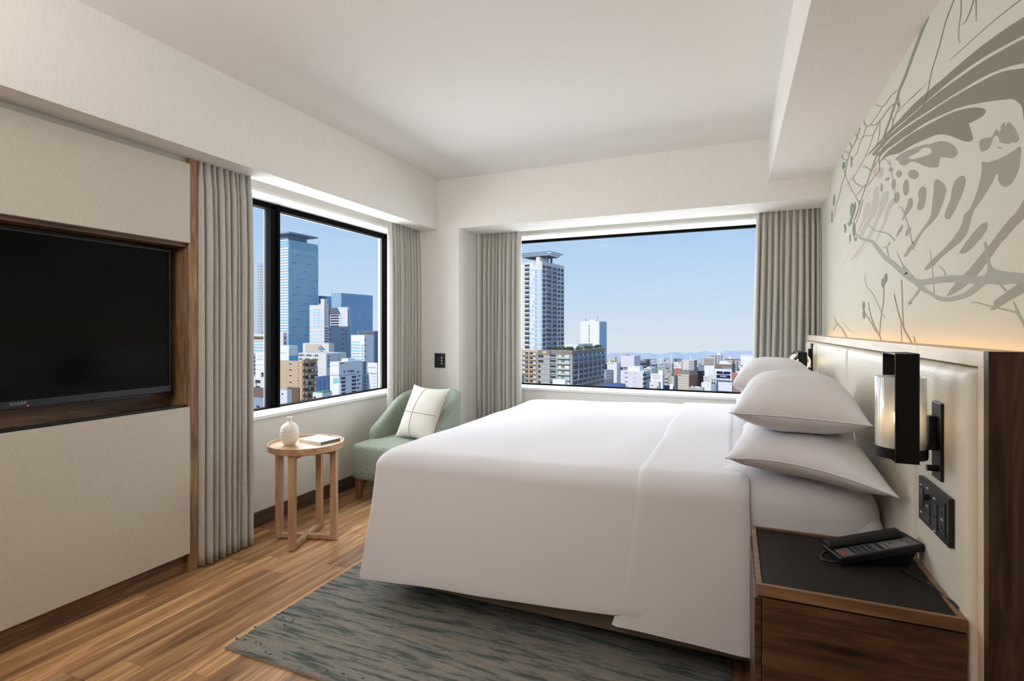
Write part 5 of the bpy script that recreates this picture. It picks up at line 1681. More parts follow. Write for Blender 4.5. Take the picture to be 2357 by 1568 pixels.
# brown flats
B = Bld(640, 696, 703, 832, 247, c_tan, 'tan apartment block with four small white framed windows', 0.05)
for v in (836, 849.8, 863, 878.5):
    B.cells('L', v, 20, 1, 5.6, [(0.42, 0.52)], c_white, 'window_frame', 0.1)
    B.cells('L', v + 0.8, 20, 1, 4.0, [(0.43, 0.465), (0.478, 0.513)], g_dark, 'window', 0.2)
B.cells('L', 834.5, 6.9, 9, 2.5, [(0.15, 0.17)], c_dkbr, 'drain_shadow', 0.15)
B = Bld(698, 701, 724.5, 829, 235, c_dkbr, 'brown balcony tower with curved balcony fronts beside the tan flats', 0.0)
B.cells('R', 836, 14.4, 9, 6.6, ev(3, 0.08, 0.9, 0.2), [g_dark, g_mist, g_dark, c_grey], 'balcony_door', 0.1)
for k in range(9):
    zt = CH + (V0 - (830 + k * 14.4)) * B.px
    m = MB(); B.slab(m, 'R', 0.0, B.wR * 1.02, zt - 6.0 * B.px, zt, -0.05, 1.3)
    B.slab(m, 'L', -0.6, B.wL * 0.9, zt - 6.0 * B.px, zt, -0.05, 1.0); m.build('balcony', c_brown, B.root)
# netted building under works
B = Bld(722, 726, 759, 868, 330, M('city_netting', (140, 164, 206), 0.7, var=(0.25, 0.25, (2, 2, 0.3))), 'building wrapped in pale blue netting beside the balcony tower', 0.0)
B.cells('R', 868, 40, 1, 60, [(0.15, 0.17), (0.36, 0.38), (0.62, 0.64)], c_bluegrey, 'scaffold_pole', 0.3)
# lighting company block
B = Bld(759.5, 780.5, 833, 834, 400, c_white, 'white office block with a diamond logo and dark window rows', 0.02)
B.bands('L', 841, 20, 1, 0.7, c_grey, 0.1, 0.8, 'joint'); B.bands('L', 860.6, 20, 1, 0.9, c_grey, 0.1, 0.85, 'joint'); B.bands('L', 864.8, 20, 1, 0.9, c_dgrey, 0, 0.95, 'joint'); B.bands('R', 864.8, 20, 1, 0.9, c_dgrey, 0, 0.72, 'joint')
ink_ = M('sign_ink', (48, 66, 110), 0.5)
B.text('R', 0.50, 858.2, 'yamagiwa', ink_, 5.6, 0.10, 0.3)
B.bands('R', 859.4, 30, 1, 1.0, ink_, 0.50, 0.70, 'address_line'); B.bands('R', 836.2, 30, 1, 1.6, ink_, 0.02, 0.20, 'address_line')
zc_ = CH + (V0 - 857) * B.px; a_c = B.wR * 0.215; q_ = 3.2 * B.px
m = MB()
for r1, r2 in ((q_, q_ * 0.62),):
    P1 = [B.P('R', a_c + dx * r1, zc_ + dz * r1, 0.3) for dx, dz in ((0, 1), (1, 0), (0, -1), (-1, 0))]
    P2 = [B.P('R', a_c + dx * r2, zc_ + dz * r2, 0.3) for dx, dz in ((0, 1), (1, 0), (0, -1), (-1, 0))]
    for k in range(4): m.prism([P1[k], P1[(k + 1) % 4], P2[(k + 1) % 4], P2[k]], B.nR * 0.05)
m.build('logo', ink_, B.root)
B.cells('R', 869.5, 8.9, 6, 5.2, [(0.09, 0.26), (0.54, 0.73)], g_dark); B.cells('R', 859, 9.6, 6, 4.8, [(0.78, 0.84), (0.87, 0.92)], [g_dark, g_blue])
B.cells('L', 871, 30, 1, 14, [(0.08, 0.62)], g_teal, 'glass_corner')
B.block(0.2, 0.9, 0.45, 0.75, 6, c_white, 'plant_room')
tk = Bld(768, 776, 783, 884, 380, c_white, 'white round water tank in front of the diamond logo block', 0.0, 'water_tank', 'tank', solid=False)
ctk = tk.C + FW * 3
MB().lathe([(0, GZ), (2.3, GZ), (2.3, tk.zT - 0.4), (2.0, tk.zT), (0, tk.zT + 0.1)], (ctk.x, ctk.y, 0), 28).build('body', c_white, tk.root, smooth=40)
B = Bld(834, 838, 848, 863, 430, c_bluegrey, 'slim blue grey block right of the diamond logo block', 0.02)
B.cells('R', 868, 8.5, 5, 4, [(0.1, 0.35)], g_dark)
B = Bld(833, 838, 842, 832, 520, c_dgrey, 'dark ribbed block behind the diamond logo block', 0.02)
B.cells('L', 834, 30, 1, 40, ev(6, 0, 1, 0.5), c_slate, 'rib')
B = Bld(846, 868, 874, 836, 480, c_white, 'white rooftop block with faded lettering at the frame edge', 0.05)
B.bands('L', 845.5, 30, 1, 1.8, c_grey, 0.12, 0.9, 'faded_lettering', indiv=True); B.bands('L', 866, 7.6, 6, 3, g_mist, 0.1, 0.55)
B.cells('L', 859.5, 40, 1, 2.5, ev(5, 0.05, 0.7, 0.4), c_dgrey, 'plant_box')
B = Bld(720, 742, 764, 905, 230, c_offw, 'low white house with a green roof under the netted building', 0.04)
B.block(0.0, 0.95, 0.05, 0.95, 2.2, c_sage, 'green_roof'); B.cells('L', 914, 20, 1, 5, [(0.7, 0.9)], g_dark)
B = Bld(640, 661, 671.5, 899, 225, c_lav, 'small lavender block with roof tanks in front of the tan flats', 0.04)
B.block(0.1, 0.5, 0.1, 0.5, 4, c_grey, 'roof_tank'); B.cells('L', 906, 20, 1, 4, [(0.45, 0.57)], g_dark)
B = Bld(662, 688, 690, 893, 236, c_dkbr, 'dark brown stepped roof against the tan flats', 0.04)

# ------------------------------------------------------------ seen through the wide window
# the tall apartment tower
B = Bld(1180, 1230, 1230, 603, 361, c_offw, 'tall white apartment tower with recessed balconies and a helipad frame', 0.16, 'apartment_tower', deep=22)
D0 = 10.55
B.cells('L', 608, D0, 21, 6.2, [(0.22, 0.43)], g_dark, 'balcony_recess', 0.12)
B.cells('L', 613.0, D0, 21, 3.0, [(0.21, 0.44)], c_offw, 'balcony', 0.9)
B.cells('L', 608, D0, 21, 5.6, [(0.60, 0.66)], g_blue, 'window', 0.12)
m = B
# glazed corner bay
B2 = Bld(1219.5, 1231, 1247, 613, 358, c_white, None, 0.16)
def sub_box(root, Bx, zT, mat, name, deep):
    MB().obox((Bx.C.x, Bx.C.y, GZ), Bx.eL * Bx.wL, Bx.eR * deep, (0, 0, zT - GZ)).build(name, mat, root)
sub_box(B.root, B2, B2.zT, c_white, 'corner_bay', 12); B2.root = B.root; B2.mat = c_white
B2.cells('L', 617, D0, 20, 7.5, ev(3, 0.05, 0.95, 0.12), [g_mist, g_mist, c_white, g_mist, g_pale], 'bay_glass', 0.12)
B3 = Bld(1231, 1247.5, 1298.5, 601, 352, c_grey, None, 0.16); B3.root = B.root; B3.mat = c_offw
sub_box(B.root, B3, B3.zT, c_offw, 'right_block', B3.wR)
B3.cells('L', 620, D0, 20, 8.2, [(0.30, 0.66)], g_mist, 'bay_glass', 0.12); B3.cells('L', 620, D0, 20, 8.2, [(0.70, 0.98)], g_blue, 'bay_glass', 0.12); B3.cells('L', 620, D0, 20, 8.2, [(0.04, 0.26)], g_pale, 'bay_glass', 0.12)
B3.cells('R', 610, D0, 21, 7.0, [(0.035, 0.14), (0.18, 0.41), (0.46, 0.65), (0.70, 0.80), (0.85, 0.97)], [g_dark, g_dark, c_slate, g_dark], 'balcony_recess', 0.1)
B3.cells('R', 615.4, D0, 21, 2.6, [(0.18, 0.42), (0.46, 0.66)], c_bluegrey, 'balcony', 0.9)
B3.block(0.5, 1.0, 0.05, 0.45, 11, c_offw, 'lift_house'); 
# helipad frame
zh = B3.zT + 13 * B3.px
hp0 = B3.C + B3.eL * 14 + B3.eR * -3
m = MB(); ex_, ey_ = B3.eL, B3.eR
o = B3.C - B3.eL * 2.5 + B3.eR * 4
m.obox((o.x, o.y, zh), ex_ * 20, ey_ * 14, (0, 0, 0.5))
m.build('helipad_deck', c_dgrey, B.root)
m = MB()
for k in range(15):
    p = o + ex_ * (k * 20 / 14)
    m.tube([(p.x, p.y, zh + 0.2), (p.x - ey_.x * 4, p.y - ey_.y * 4, zh + 2.2)], 0.16, 5)
for k in range(11):
    p = o + ey_ * (k * 14 / 10)
    m.tube([(p.x, p.y, zh + 0.2), (p.x - ex_.x * 4, p.y - ex_.y * 4, zh + 2.2)], 0.16, 5)
p0, p1, p2 = o - ey_ * 4 + ex_ * 20, o - ey_ * 4 - ex_ * 4, o - ex_ * 4 + ey_ * 14
m.tube([(p0.x, p0.y, zh + 2.2), (p1.x, p1.y, zh + 2.2), (p2.x, p2.y, zh + 2.2)], 0.2, 5)
p0, p1, p2 = o - ey_ * 2 + ex_ * 20, o - ey_ * 2 - ex_ * 2, o - ex_ * 2 + ey_ * 14
m.tube([(p0.x, p0.y, zh + 1.2), (p1.x, p1.y, zh + 1.2), (p2.x, p2.y, zh + 1.2)], 0.14, 5)
m.build('helipad_rails', c_dgrey, B.root, kind='stuff')
m = MB()
for fa, fb in ((2, 2), (10, 2), (2, 9), (10, 9)):
    p = o + ex_ * fa + ey_ * fb
    m.obox((p.x, p.y, B3.zT), ex_ * 1.2, ey_ * 1.2, (0, 0, zh - B3.zT))
m.build('helipad_posts', c_slate, B.root, kind='stuff')

# tan slab and grey arcade block in front of it
B = Bld(1186, 1238, 1240, 806.5, 300, c_tan, 'tan apartment slab with paired balconies at the foot of the white tower', 0.12, deep=14)
B.cells('L', 811.5, 10.7, 8, 6.6, [(0.06, 0.36), (0.42, 0.68)], g_dark, 'balcony_recess', 0.1)
B.cells('L', 812.5, 10.7, 8, 4.6, [(0.08, 0.20), (0.55, 0.67)], g_mist, 'balcony_window', 0.18)
B.cells('L', 816.2, 10.7, 8, 2.6, [(0.05, 0.37), (0.41, 0.69)], c_tan, 'balcony', 0.8)
B.cells('L', 812, 10.7, 8, 6, [(0.80, 0.92)], c_white, 'white_bay', 0.3)
B = Bld(1239, 1265.5, 1266, 806.5, 296, c_grey, 'plain grey end wall with a gold roof plaque beside the tan slab', 0.12, deep=14)
B.bands('L', 807, 30, 1, 10, c_taupe, 0, 1, 'top_band', 0.15)
B.cells('L', 808.2, 40, 1, 6, [(0.3, 0.58)], M('sign_gold', (232, 206, 150), 0.5), 'plaque', 0.4)
B.cells('L', 818, 11.7, 7, 5.5, [(0.55, 0.98)], g_dark, 'balcony_recess', 0.1, skip=lambda k, i: k > 1); B.cells('L', 841, 12.3, 5, 6, [(0.80, 0.98)], g_dark, 'balcony_recess', 0.1)
B.bands('L', 826.5, 12.1, 6, 0.4, c_taupe, 0, 0.8, 'joint')
B = Bld(1267, 1317, 1391.5, 807, 290, c_grey, 'grey apartment block with an arcaded dark side and a roof garden', 0.14, 'apartment_block')
B.bands('L', 808, 30, 1, 8.6, c_taupe, 0, 1, 'top_band', 0.12); B.bands('R', 808, 30, 1, 9, c_taupe, 0, 1, 'top_band', 0.12)
B.cells('L', 817.5, 12.6, 6, 6.0, [(0.75, 0.99)], g_dark, 'balcony_recess', 0.1); B.cells('L', 822.6, 12.6, 6, 3.2, [(0.74, 1.0)], c_grey, 'balcony', 0.7)
B.cells('L', 816.6, 12.6, 6, 6.4, [(0.10, 0.66)], c_taupe, 'balcony_recess', 0.1); B.cells('L', 817.6, 12.6, 6, 4.8, [(0.13, 0.33), (0.50, 0.62)], [g_mist, g_pale, c_white], 'balcony_window', 0.2)
B.cells('L', 822.4, 12.6, 6, 4.0, [(0.08, 0.68)], M('city_balcony_glass', (196, 204, 192), 0.4), 'balcony', 1.4)
cols = ev(7, 0.02, 0.99, 0.2)
B.cells('R', 817, 11.6, 2, 8.4, cols, M('city_glass_night', (62, 84, 116), 0.4, spec=0.4), 'balcony_recess', 0.12); B.cells('R', 822, 11.6, 2, 2.4, cols, c_bluegrey, 'balcony', 0.5)
B.bands('R', 835.5, 30, 1, 6.2, c_taupe, 0, 1, 'belt_course', 0.3)
B.cells('R', 843.5, 11.9, 5, 7.2, cols, g_dark, 'balcony_recess', 0.12)
# arched heads on the top arcade row
for f0, f1 in cols:
    zc0 = CH + (V0 - 843.7) * B.px
    a_, b2 = B.wR * f0, B.wR * f1
    B_pts = [B.P('R', (a_ + b2) / 2 + (b2 - a_) / 2 * math.cos(PI * k / 8), zc0 + 2.2 * B.px * math.sin(PI * k / 8), 0.1) for k in range(9)]
    MB().prism(B_pts, B.nR * 0.06).build('arch_head', g_dark, B.root)
B.cells('R', 817, 90, 1, 60, [(f1 + 0.006, f1 + 0.022) for f0, f1 in cols], c_bluegrey, 'pilaster', 0.6)
m = MB()
for k in range(70):
    f = rg.random()
    side = 'R' if k < 46 else 'L'
    if side == 'R' and 0.28 < f < 0.38: continue
    p = B.P(side, B.w(side) * f, B.zT + rg.uniform(0.2, 1.3), rg.uniform(-4, -1.5))
    r0 = rg.uniform(0.5, 1.1)
    def bl(u_, v_, p=p, r0=r0):
        a = 2 * PI * u_; h = PI * (v_ - 0.5)
        return (p.x + r0 * math.cos(a) * math.cos(h), p.y + r0 * math.sin(a) * math.cos(h), p.z + r0 * math.sin(h))
    m.grid(bl, 6, 5, True)
m.build('roof_garden', c_leaf, B.root, kind='stuff')
B.block(0.3, 0.95, 0.35, 0.8, 12, c_offw, 'roof_room')
MB().tube([B.P('L', B.wL * 0.75, B.zT, -3), B.P('L', B.wL * 0.75, B.zT + 4.6, -3)], 0.12, 6).build('mast', c_white, B.root)
B = Bld(1272, 1301, 1306, 875, 220, c_white, 'low plain white roof box in front of the grey balconies', 0.12, deep=8)
B = Bld(1180, 1206, 1207, 863, 210, c_dgrey, 'dark roof corner at the left edge of the wide window', 0.12, deep=8)
# slim white tower with a glass end
B = Bld(1336, 1379, 1395.5, 739.5, 480, c_white, 'slim white tower with a curved blue glass end', 0.10, 'tower')
B.cells('L', 747, 40, 1, 70, [(0.515, 0.54)], c_grey, 'slot', 0.1)
B.cells('L', 749, 7, 8, 3, [(0.51, 0.545)], g_dark, 'slot_window', 0.2)
B.bands('R', 741, 30, 1, 120, g_blue, 0.02, 0.99, 'glass_wall', 0.4); B.bands('R', 746, 5.3, 14, 1.6, g_pale, 0.02, 1.0, 'spandrel', 0.7)
B.block(0.30, 0.55, 0.2, 0.6, 2.5, c_white, 'plant_room')
MB().tube([B.P('L', B.wL * 0.18, B.zT, -5), B.P('L', B.wL * 0.18, B.zT + 4.6, -5)], 0.3, 6).build('mast', M('mast_red', (200, 150, 140), 0.6), B.root)
MB().tube([B.P('L', B.wL * 0.8, B.zT, -5), B.P('L', B.wL * 0.8, B.zT + 2.6, -5)], 0.3, 6).build('mast', c_dgrey, B.root)

# mid-distance blocks, read from left to right
K = lambda x, y: (1380 + x / 5.8925, 740 + y / 5.8925)
def kb_(xl, xc, xr, yt, d, mat, label, a=0.1, **k):
    (ul, vt), (uc, _), (ur, _) = K(xl, yt), K(xc, yt), K(xr, yt)
    return Bld(ul, uc, ur, vt, d, mat, label, a, **k)
def vK(y): return 740 + y / 5.8925
def hK(y): return y / 5.8925
B = kb_(100, 235, 280, 562, 330, c_white, 'blank white block with a brown roof hut, right of the arcaded block', 0.12)
B.block(0.3, 0.9, 0.2, 0.7, hK(30), c_offw, 'plinth_room'); B.block(0.25, 0.75, 0.2, 0.7, hK(76), c_beige, 'roof_hut'); B.cells('L', vK(572), 5, 1, 1, ev(3, 0.2, 0.9, 0.6), c_dgrey, 'vent')
B = kb_(60, 100, 112, 584, 345, c_navy, 'small dark navy block in the gap beside the arcaded block', 0.12)
B = kb_(62, 172, 190, 660, 255, c_bluegrey, 'grey roof billboard with three rows of faded rings', 0.12, name='billboard', cat='sign', deep=2)
for k in range(3):
    for i in range(3):
        zc_ = CH + (V0 - vK(682 + k * 42)) * B.px; ac_ = B.wL * (0.18 + 0.14 * i)
        pts = [B.P('L', ac_ + 1.0 * math.cos(2 * PI * q / 14), zc_ + 0.75 * math.sin(2 * PI * q / 14), 0.2) for q in range(15)]
        MB().tube(pts, 0.13, 5).build('ring', c_slate, B.root)
B.bands('L', vK(790), 30, 1, 12, c_dgrey, 0, 1, 'base_band', 0.1)
B = kb_(40, 330, 350, 850, 215, M('city_blue_roof', (74, 104, 150), 0.7), 'low blue roof with small chimneys under the billboard of rings', 0.12, deep=10)
for k in range(4): B.block(0.15 + 0.2 * k, 0.21 + 0.2 * k, 0.1, 0.3, 2, c_dgrey, 'chimney')
# lavender pair
B = kb_(285, 600, 690, 680, 300, c_lav, 'wide pale block with paired slit windows under a lavender roof box', 0.16)
B.cells('L', vK(706), hK(61), 4, hK(10), [(0.68, 0.74), (0.75, 0.81)], c_dgrey); B.cells('L', vK(706), hK(61), 4, hK(9), [(0.33, 0.41)], c_grey)
B.cells('R', vK(704), hK(60), 4, hK(34), [(0.05, 0.95)], c_slate, 'glass_band', 0.3); B.cells('R', vK(708), hK(60), 4, hK(24), ev(4, 0.08, 0.92, 0.2), [g_pale, g_dark, g_mist], 'window', 0.4)
for k in range(4):
    zt = CH + (V0 - vK(704 + k * 60)) * B.px
    MB().tube([B.P('R', 0.3, zt, 0.3), B.P('R', 0.3, zt - hK(34) * B.px, 0.3)], 0.9, 10).build('bay_column', g_dark, B.root)
B.block(0.20, 0.72, 0.1, 0.6, hK(60), c_white, 'roof_room')
B = kb_(290, 470, 553, 470, 330, c_lav, 'lavender roof box, the tallest of the pale wide block', 0.16, zb=CH + (V0 - 846) * 330 / FPX, deep=14)
B.bands('L', vK(622), 30, 1, 1.8, c_dgrey, 0.05, 0.85, 'shadow_gap', 0.15); B.block(0.55, 1.0, 0.1, 0.4, 2.6, c_grey, 'roof_frame')
B = kb_(553, 640, 685, 548, 420, c_dgrey, 'dark grey car park deck behind the lavender roof box', 0.14)
B.bands('L', vK(575), hK(44), 3, hK(13), c_black, 0.02, 0.98, 'deck_gap'); B.block(0.0, 0.45, 0.2, 0.8, 5, c_dgrey, 'stair_head')
B = kb_(650, 688, 700, 556, 430, c_white, 'slim white stair block right of the dark car park', 0.14)
B = kb_(600, 700, 770, 640, 360, c_offw, 'jumble of pale roofs below the slim white stair block', 0.14); B.cells('L', vK(650), 6, 3, 2.5, ev(4, 0.1, 0.9, 0.4), g_dark, indiv=False); B.block(0.4, 0.7, 0.2, 0.6, 3, c_white, 'plant_box')
B = kb_(700, 765, 782, 580, 470, c_slate, 'blue grey block left of the green wall', 0.14); B.cells('L', vK(590), 7, 4, 3, ev(3, 0.1, 0.9, 0.3), g_dark, indiv=False)
B = kb_(778, 848, 852, 608, 400, c_green, 'pale green windowless block beside the grey logo block', 0.14, deep=12)
B = kb_(848, 985, 1006, 575, 380, c_grey, 'grey block with a round blue emblem on its wall', 0.14, name='office_block')
zc_ = CH + (V0 - vK(612)) * B.px; ac_ = B.wL * 0.47
def disc(r0, r1, mat, nm, out):
    m = MB(); n_ = 24
    P1 = [B.P('L', ac_ + r1 * math.cos(2 * PI * k / n_), zc_ + r1 * math.sin(2 * PI * k / n_), out) for k in range(n_)]
    if r0 <= 0: m.prism(P1, B.nL * 0.05)
    else:
        P2 = [B.P('L', ac_ + r0 * math.cos(2 * PI * k / n_), zc_ + r0 * math.sin(2 * PI * k / n_), out) for k in range(n_)]
        for k in range(n_): m.prism([P1[k], P1[(k + 1) % n_], P2[(k + 1) % n_], P2[k]], B.nL * 0.05)
    m.build(nm, mat, B.root)
disc(0, 1.30, M('emblem_white', (226, 236, 244), 0.5), 'emblem_disc', 0.15); disc(0.95, 1.35, M('emblem_blue', (40, 96, 150), 0.5), 'emblem_ring', 0.25)
MB().obox(tuple(B.P('L', ac_ - 0.2, zc_ - 0.7, 0.3)), B.eL * 0.45, B.nL * 0.05, (0, 0, 1.4)).build('emblem_bar', M('emblem_blue', (40, 96, 150), 0.5), B.root)
B.cells('L', vK(637), 9, 1, 1.9, ev(5, 0.26, 0.68, 0.25), c_dgrey, 'emblem_letter', 0.2); B.cells('L', vK(673), 9, 1, hK(16), [(0.36, 0.47), (0.15, 0.28)], c_dgrey)
MB().tube([B.P('L', B.wL * 0.13, B.zT, -2), B.P('L', B.wL * 0.13, B.zT + hK(118) * B.px, -2)], 0.42, 8).build('mast', c_white, B.root)
B = kb_(884, 976, 985, 706, 350, c_grey, 'grey block with angled bay balconies under the emblem block', 0.14)
B.cells('L', vK(745), hK(48), 4, hK(26), [(0.45, 0.98)], c_beige, 'bay_balcony', 1.6)
B = kb_(695, 855, 882, 718, 270, c_white, 'white block with faded signboard lettering on its upper wall', 0.14)
for r in range(2):
    B.cells('L', vK(733 + r * 33), 9, 1, hK(20), ev(7 if r == 0 else 5, 0.14 + r * 0.1, 0.95 - r * 0.15, 0.45), c_grey, 'sign_letter', 0.06)
B.block(0.0, 0.35, 0.1, 0.5, hK(52), c_white, 'lift_house')
B = kb_(678, 800, 832, 828, 230, c_offw, 'small white house with a dark doorway in front of the signboard block', 0.14)
B.cells('L', vK(868), 9, 1, 2.5, [(0.62, 0.78)], c_dkbr, 'window'); B.cells('L', vK(882), 9, 1, 6, [(0.06, 0.17)], c_dkbr, 'doorway')
B = kb_(975, 1040, 1076, 742, 285, c_dgrey, 'dark grey house wall left of the beige block', 0.2); B.bands('L', vK(748), 30, 1, 60, c_beige, 0.45, 0.98, 'pale_wall', 0.1)
B = kb_(870, 1000, 1010, 878, 225, c_navy, 'dark low roof with a leaning white panel', 0.14, deep=9)
MB().obox(tuple(B.P('L', B.wL * 0.02, B.zT - 1.5, 0.2)), B.eL * 1.4, B.nL * 0.3, (0.2, 0, 2.4)).build('leaning_panel', c_white, B.root)
B = kb_(1060, 1212, 1306, 726, 262, c_beige, 'beige block with a red brown tiled side', 0.22)
B.bands('R', vK(728), 60, 1, 60, c_rust, 0.0, 1.0, 'tiled_side', 0.15); B.bands('L', vK(745), hK(33), 6, 0.35, c_taupe, 0, 1, 'joint', 0.1)
B.block(0.05, 0.95, 0.15, 0.85, hK(45), c_taupe, 'roof_plant'); B.cells('L', vK(730), 9, 1, 1.6, [(0.72, 0.9)], c_taupe, 'sign_plate', 0.2)
B = kb_(1300, 1310, 1330, 716, 275, c_slate, 'narrow balcony stack right of the tiled side', 0.22); B.cells('R', vK(730), hK(38), 5, hK(24), [(0.1, 0.95)], g_dark, 'balcony_recess', 0.2)
B = kb_(1110, 1282, 1322, 528, 460, c_offw, 'white striped apartment slab in the middle distance', 0.18, name='apartment_block')
B.bands('L', vK(532), 60, 1, 60, c_grey, 0.0, 0.36, 'grey_stripe', 0.1); B.bands('L', vK(532), 60, 1, 60, c_grey, 0.86, 1.0, 'grey_stripe', 0.1); B.bands('L', vK(532), 60, 1, 60, c_beige, 0.58, 0.66, 'grey_stripe', 0.1)
B.cells('L', vK(548), hK(34), 6, hK(12), [(0.37, 0.42)], c_dgrey, 'window', 0.2); B.cells('R', vK(540), hK(30), 7, hK(20), [(0.1, 0.9)], g_dark, 'balcony_recess', 0.2)
MB().tube([B.P('L', B.wL * 0.35, B.zT, -4), B.P('L', B.wL * 0.35, B.zT + 4.6, -4)], 0.3, 6).build('mast', c_white, B.root)
B = kb_(1330, 1420, 1424, 675, 330, c_black, 'black windowless block between white walls', 0.16, deep=14)
B.cells('L', vK(690), hK(38), 4, hK(22), [(0.0, 0.12)], c_dkbr, 'bay', 1.2)
B = kb_(1336, 1424, 1428, 590, 400, c_slate, 'slate roof block above the black block', 0.16, deep=10); B.block(0.3, 0.5, 0.3, 0.5, 2, c_white, 'vent')
B = kb_(1420, 1556, 1566, 602, 360, c_white, 'blank white wall block with tiny dots beside the black block', 0.16, deep=14); B.cells('L', vK(620), hK(45), 3, 0.8, ev(3, 0.1, 0.9, 0.85), c_grey, 'vent', 0.1)
B = kb_(1405, 1562, 1572, 496, 620, c_offw, 'cream slab with long dark balcony rows', 0.18, deep=14); B.bands('L', vK(508), hK(19.5), 6, hK(10), c_dkbr, 0.05, 0.96, 'balcony_row', 0.2)
B = kb_(1510, 1650, 1668, 452, 680, c_offw, 'tallest far apartment tower with a dark recessed middle', 0.18, name='apartment_tower')
B.bands('L', vK(460), hK(16), 8, hK(8), c_dgrey, 0.04, 0.36, 'balcony_row', 0.2); B.bands('L', vK(460), hK(16), 8, hK(8), c_dgrey, 0.70, 0.98, 'balcony_row', 0.2); B.bands('L', vK(456), 60, 1, 40, c_slate, 0.42, 0.62, 'recess', 0.15)
B.block(0.1, 0.4, 0.2, 0.6, hK(26), c_white, 'lift_house')
B = kb_(1700, 1905, 1915, 512, 640, c_beige, 'cream balcony slab with a red brown roof line', 0.18, deep=14); B.bands('L', vK(513), 60, 1, hK(13), c_rust, 0, 1, 'roof_band', 0.3)
B.cells('L', vK(530), hK(14), 8, hK(8), ev(9, 0.02, 0.98, 0.35), c_grey, indiv=False); B.block(0.6, 0.75, 0.2, 0.5, hK(30), c_white, 'lift_house')
B = kb_(1560, 1800, 1830, 585, 420, c_taupe, 'taupe apartment block with a sloping white roof edge', 0.16, name='apartment_block')
B.cells('L', vK(600), hK(26), 4, hK(12), [(0.06, 0.16), (0.3, 0.36), (0.62, 0.74), (0.84, 0.95)], c_dkbr, 'balcony_recess', 0.15)
z0 = B.zT
MB().prism([B.P('L', B.wL * 0.05, z0, 0.0), B.P('L', B.wL * 0.75, z0, 0.0), B.P('L', B.wL * 0.70, z0 + hK(42) * B.px, 0.0), B.P('L', B.wL * 0.35, z0 + hK(40) * B.px, 0.0)], B.nL * -6).build('sloping_roof', c_white, B.root)
B.cells('R', vK(540), hK(28), 5, hK(20), [(0.05, 0.9)], g_dark, 'balcony_recess', 0.3)
B = kb_(1806, 1870, 1880, 548, 430, c_slate, 'slim dark balcony stack right of the sloping roof', 0.16, deep=10); B.cells('L', vK(556), hK(26), 5, hK(12), [(0.1, 0.9)], g_mist, 'balcony', 0.4)
# roof signs
B = kb_(1912, 2082, 2090, 452, 420, c_white, 'big blank white roof billboard by the right curtain', 0.16, name='billboard', cat='sign', deep=1.5, zb=CH + (V0 - vK(597)) * 420 / FPX)
B.bands('L', vK(453), 60, 1, 1.2, c_offw, 0, 1, 'frame', 0.3); B.bands('L', vK(588), 60, 1, 1.2, c_offw, 0, 1, 'frame', 0.3)
B = kb_(1905, 2082, 2092, 600, 424, c_offw, 'pale office block carrying the big blank white billboard', 0.16, deep=14); B.cells('L', vK(612), 8, 4, 5, ev(4, 0.25, 0.7, 0.3), g_mist)
B = kb_(1560, 1790, 1800, 655, 345, c_white, 'white roof terrace behind the navy hotel sign', 0.16, deep=12); B.block(0.0, 0.45, 0.1, 0.5, 4, c_bluegrey, 'glass_shed')
B = kb_(1587, 1770, 1775, 684, 322, c_navy, 'navy roof sign with white hotel lettering', 0.16, name='billboard', cat='sign', deep=1.2, zb=CH + (V0 - vK(778)) * 322 / FPX)
wht = M('sign_white', (240, 240, 244), 0.5)
B.text('L', 0.5, vK(733), 'NAGOYA B\u2019s HOTEL', wht, 3.6, 0.10, 0.15); B.text('L', 0.5, vK(757), 'ANNEX', wht, 3.8, 0.10, 0.15)
zc_ = CH + (V0 - vK(696)) * B.px
MB().prism([B.P('L', B.wL * 0.41, zc_ + 0.9, 0.15), B.P('L', B.wL * 0.59, zc_ + 0.9, 0.15), B.P('L', B.wL * 0.5, zc_ - 0.9, 0.15)], B.nL * 0.05).build('sign_mark', M('sign_pink', (226, 170, 160), 0.5), B.root)
for f in (0.08, 0.5, 0.92): MB().tube([B.P('L', B.wL * f, B.zb - 3, -0.6), B.P('L', B.wL * f, B.zb + 0.1, -0.6)], 0.18, 6).build('post', c_offw, B.root)
B = kb_(1500, 1790, 1800, 790, 316, c_offw, 'pale office block under the navy hotel sign', 0.16, deep=12); B.cells('L', vK(800), 6, 4, 3, ev(8, 0.05, 0.95, 0.4), g_dark, indiv=False)
B = kb_(1587, 1806, 1812, 815, 255, M('city_teal_frame', (66, 104, 128), 0.6), 'blank pale roof panel in a teal frame below the navy sign', 0.16, name='billboard', cat='sign', deep=1.5, zb=CH + (V0 - vK(960)) * 255 / FPX)
MB().obox(tuple(B.P('L', 0.25, B.zb + 0.3, 0.0)), B.eL * B.wL * 0.86, B.nL * 0.2, (0, 0, B.zT - B.zb - 0.8)).build('panel', c_lav, B.root)
B = kb_(1560, 1806, 1812, 958, 257, c_offw, 'roof deck that carries the teal framed panel', 0.16, deep=10)
B = kb_(1380, 1512, 1522, 835, 265, c_white, 'low white house with one dark vent left of the teal framed panel', 0.16, deep=12); B.cells('L', vK(856), 8, 1, 2, [(0.25, 0.31)], c_dgrey, 'vent')
B = kb_(1410, 1480, 1484, 742, 320, c_white, 'small white block with four rows of square windows', 0.16, deep=10); B.cells('L', vK(752), hK(17), 4, hK(8), ev(5, 0.08, 0.92, 0.4), c_dgrey, indiv=True)
B = kb_(1480, 1590, 1600, 735, 330, c_offw, 'plain cream block beside the four rows of square windows', 0.16, deep=10)
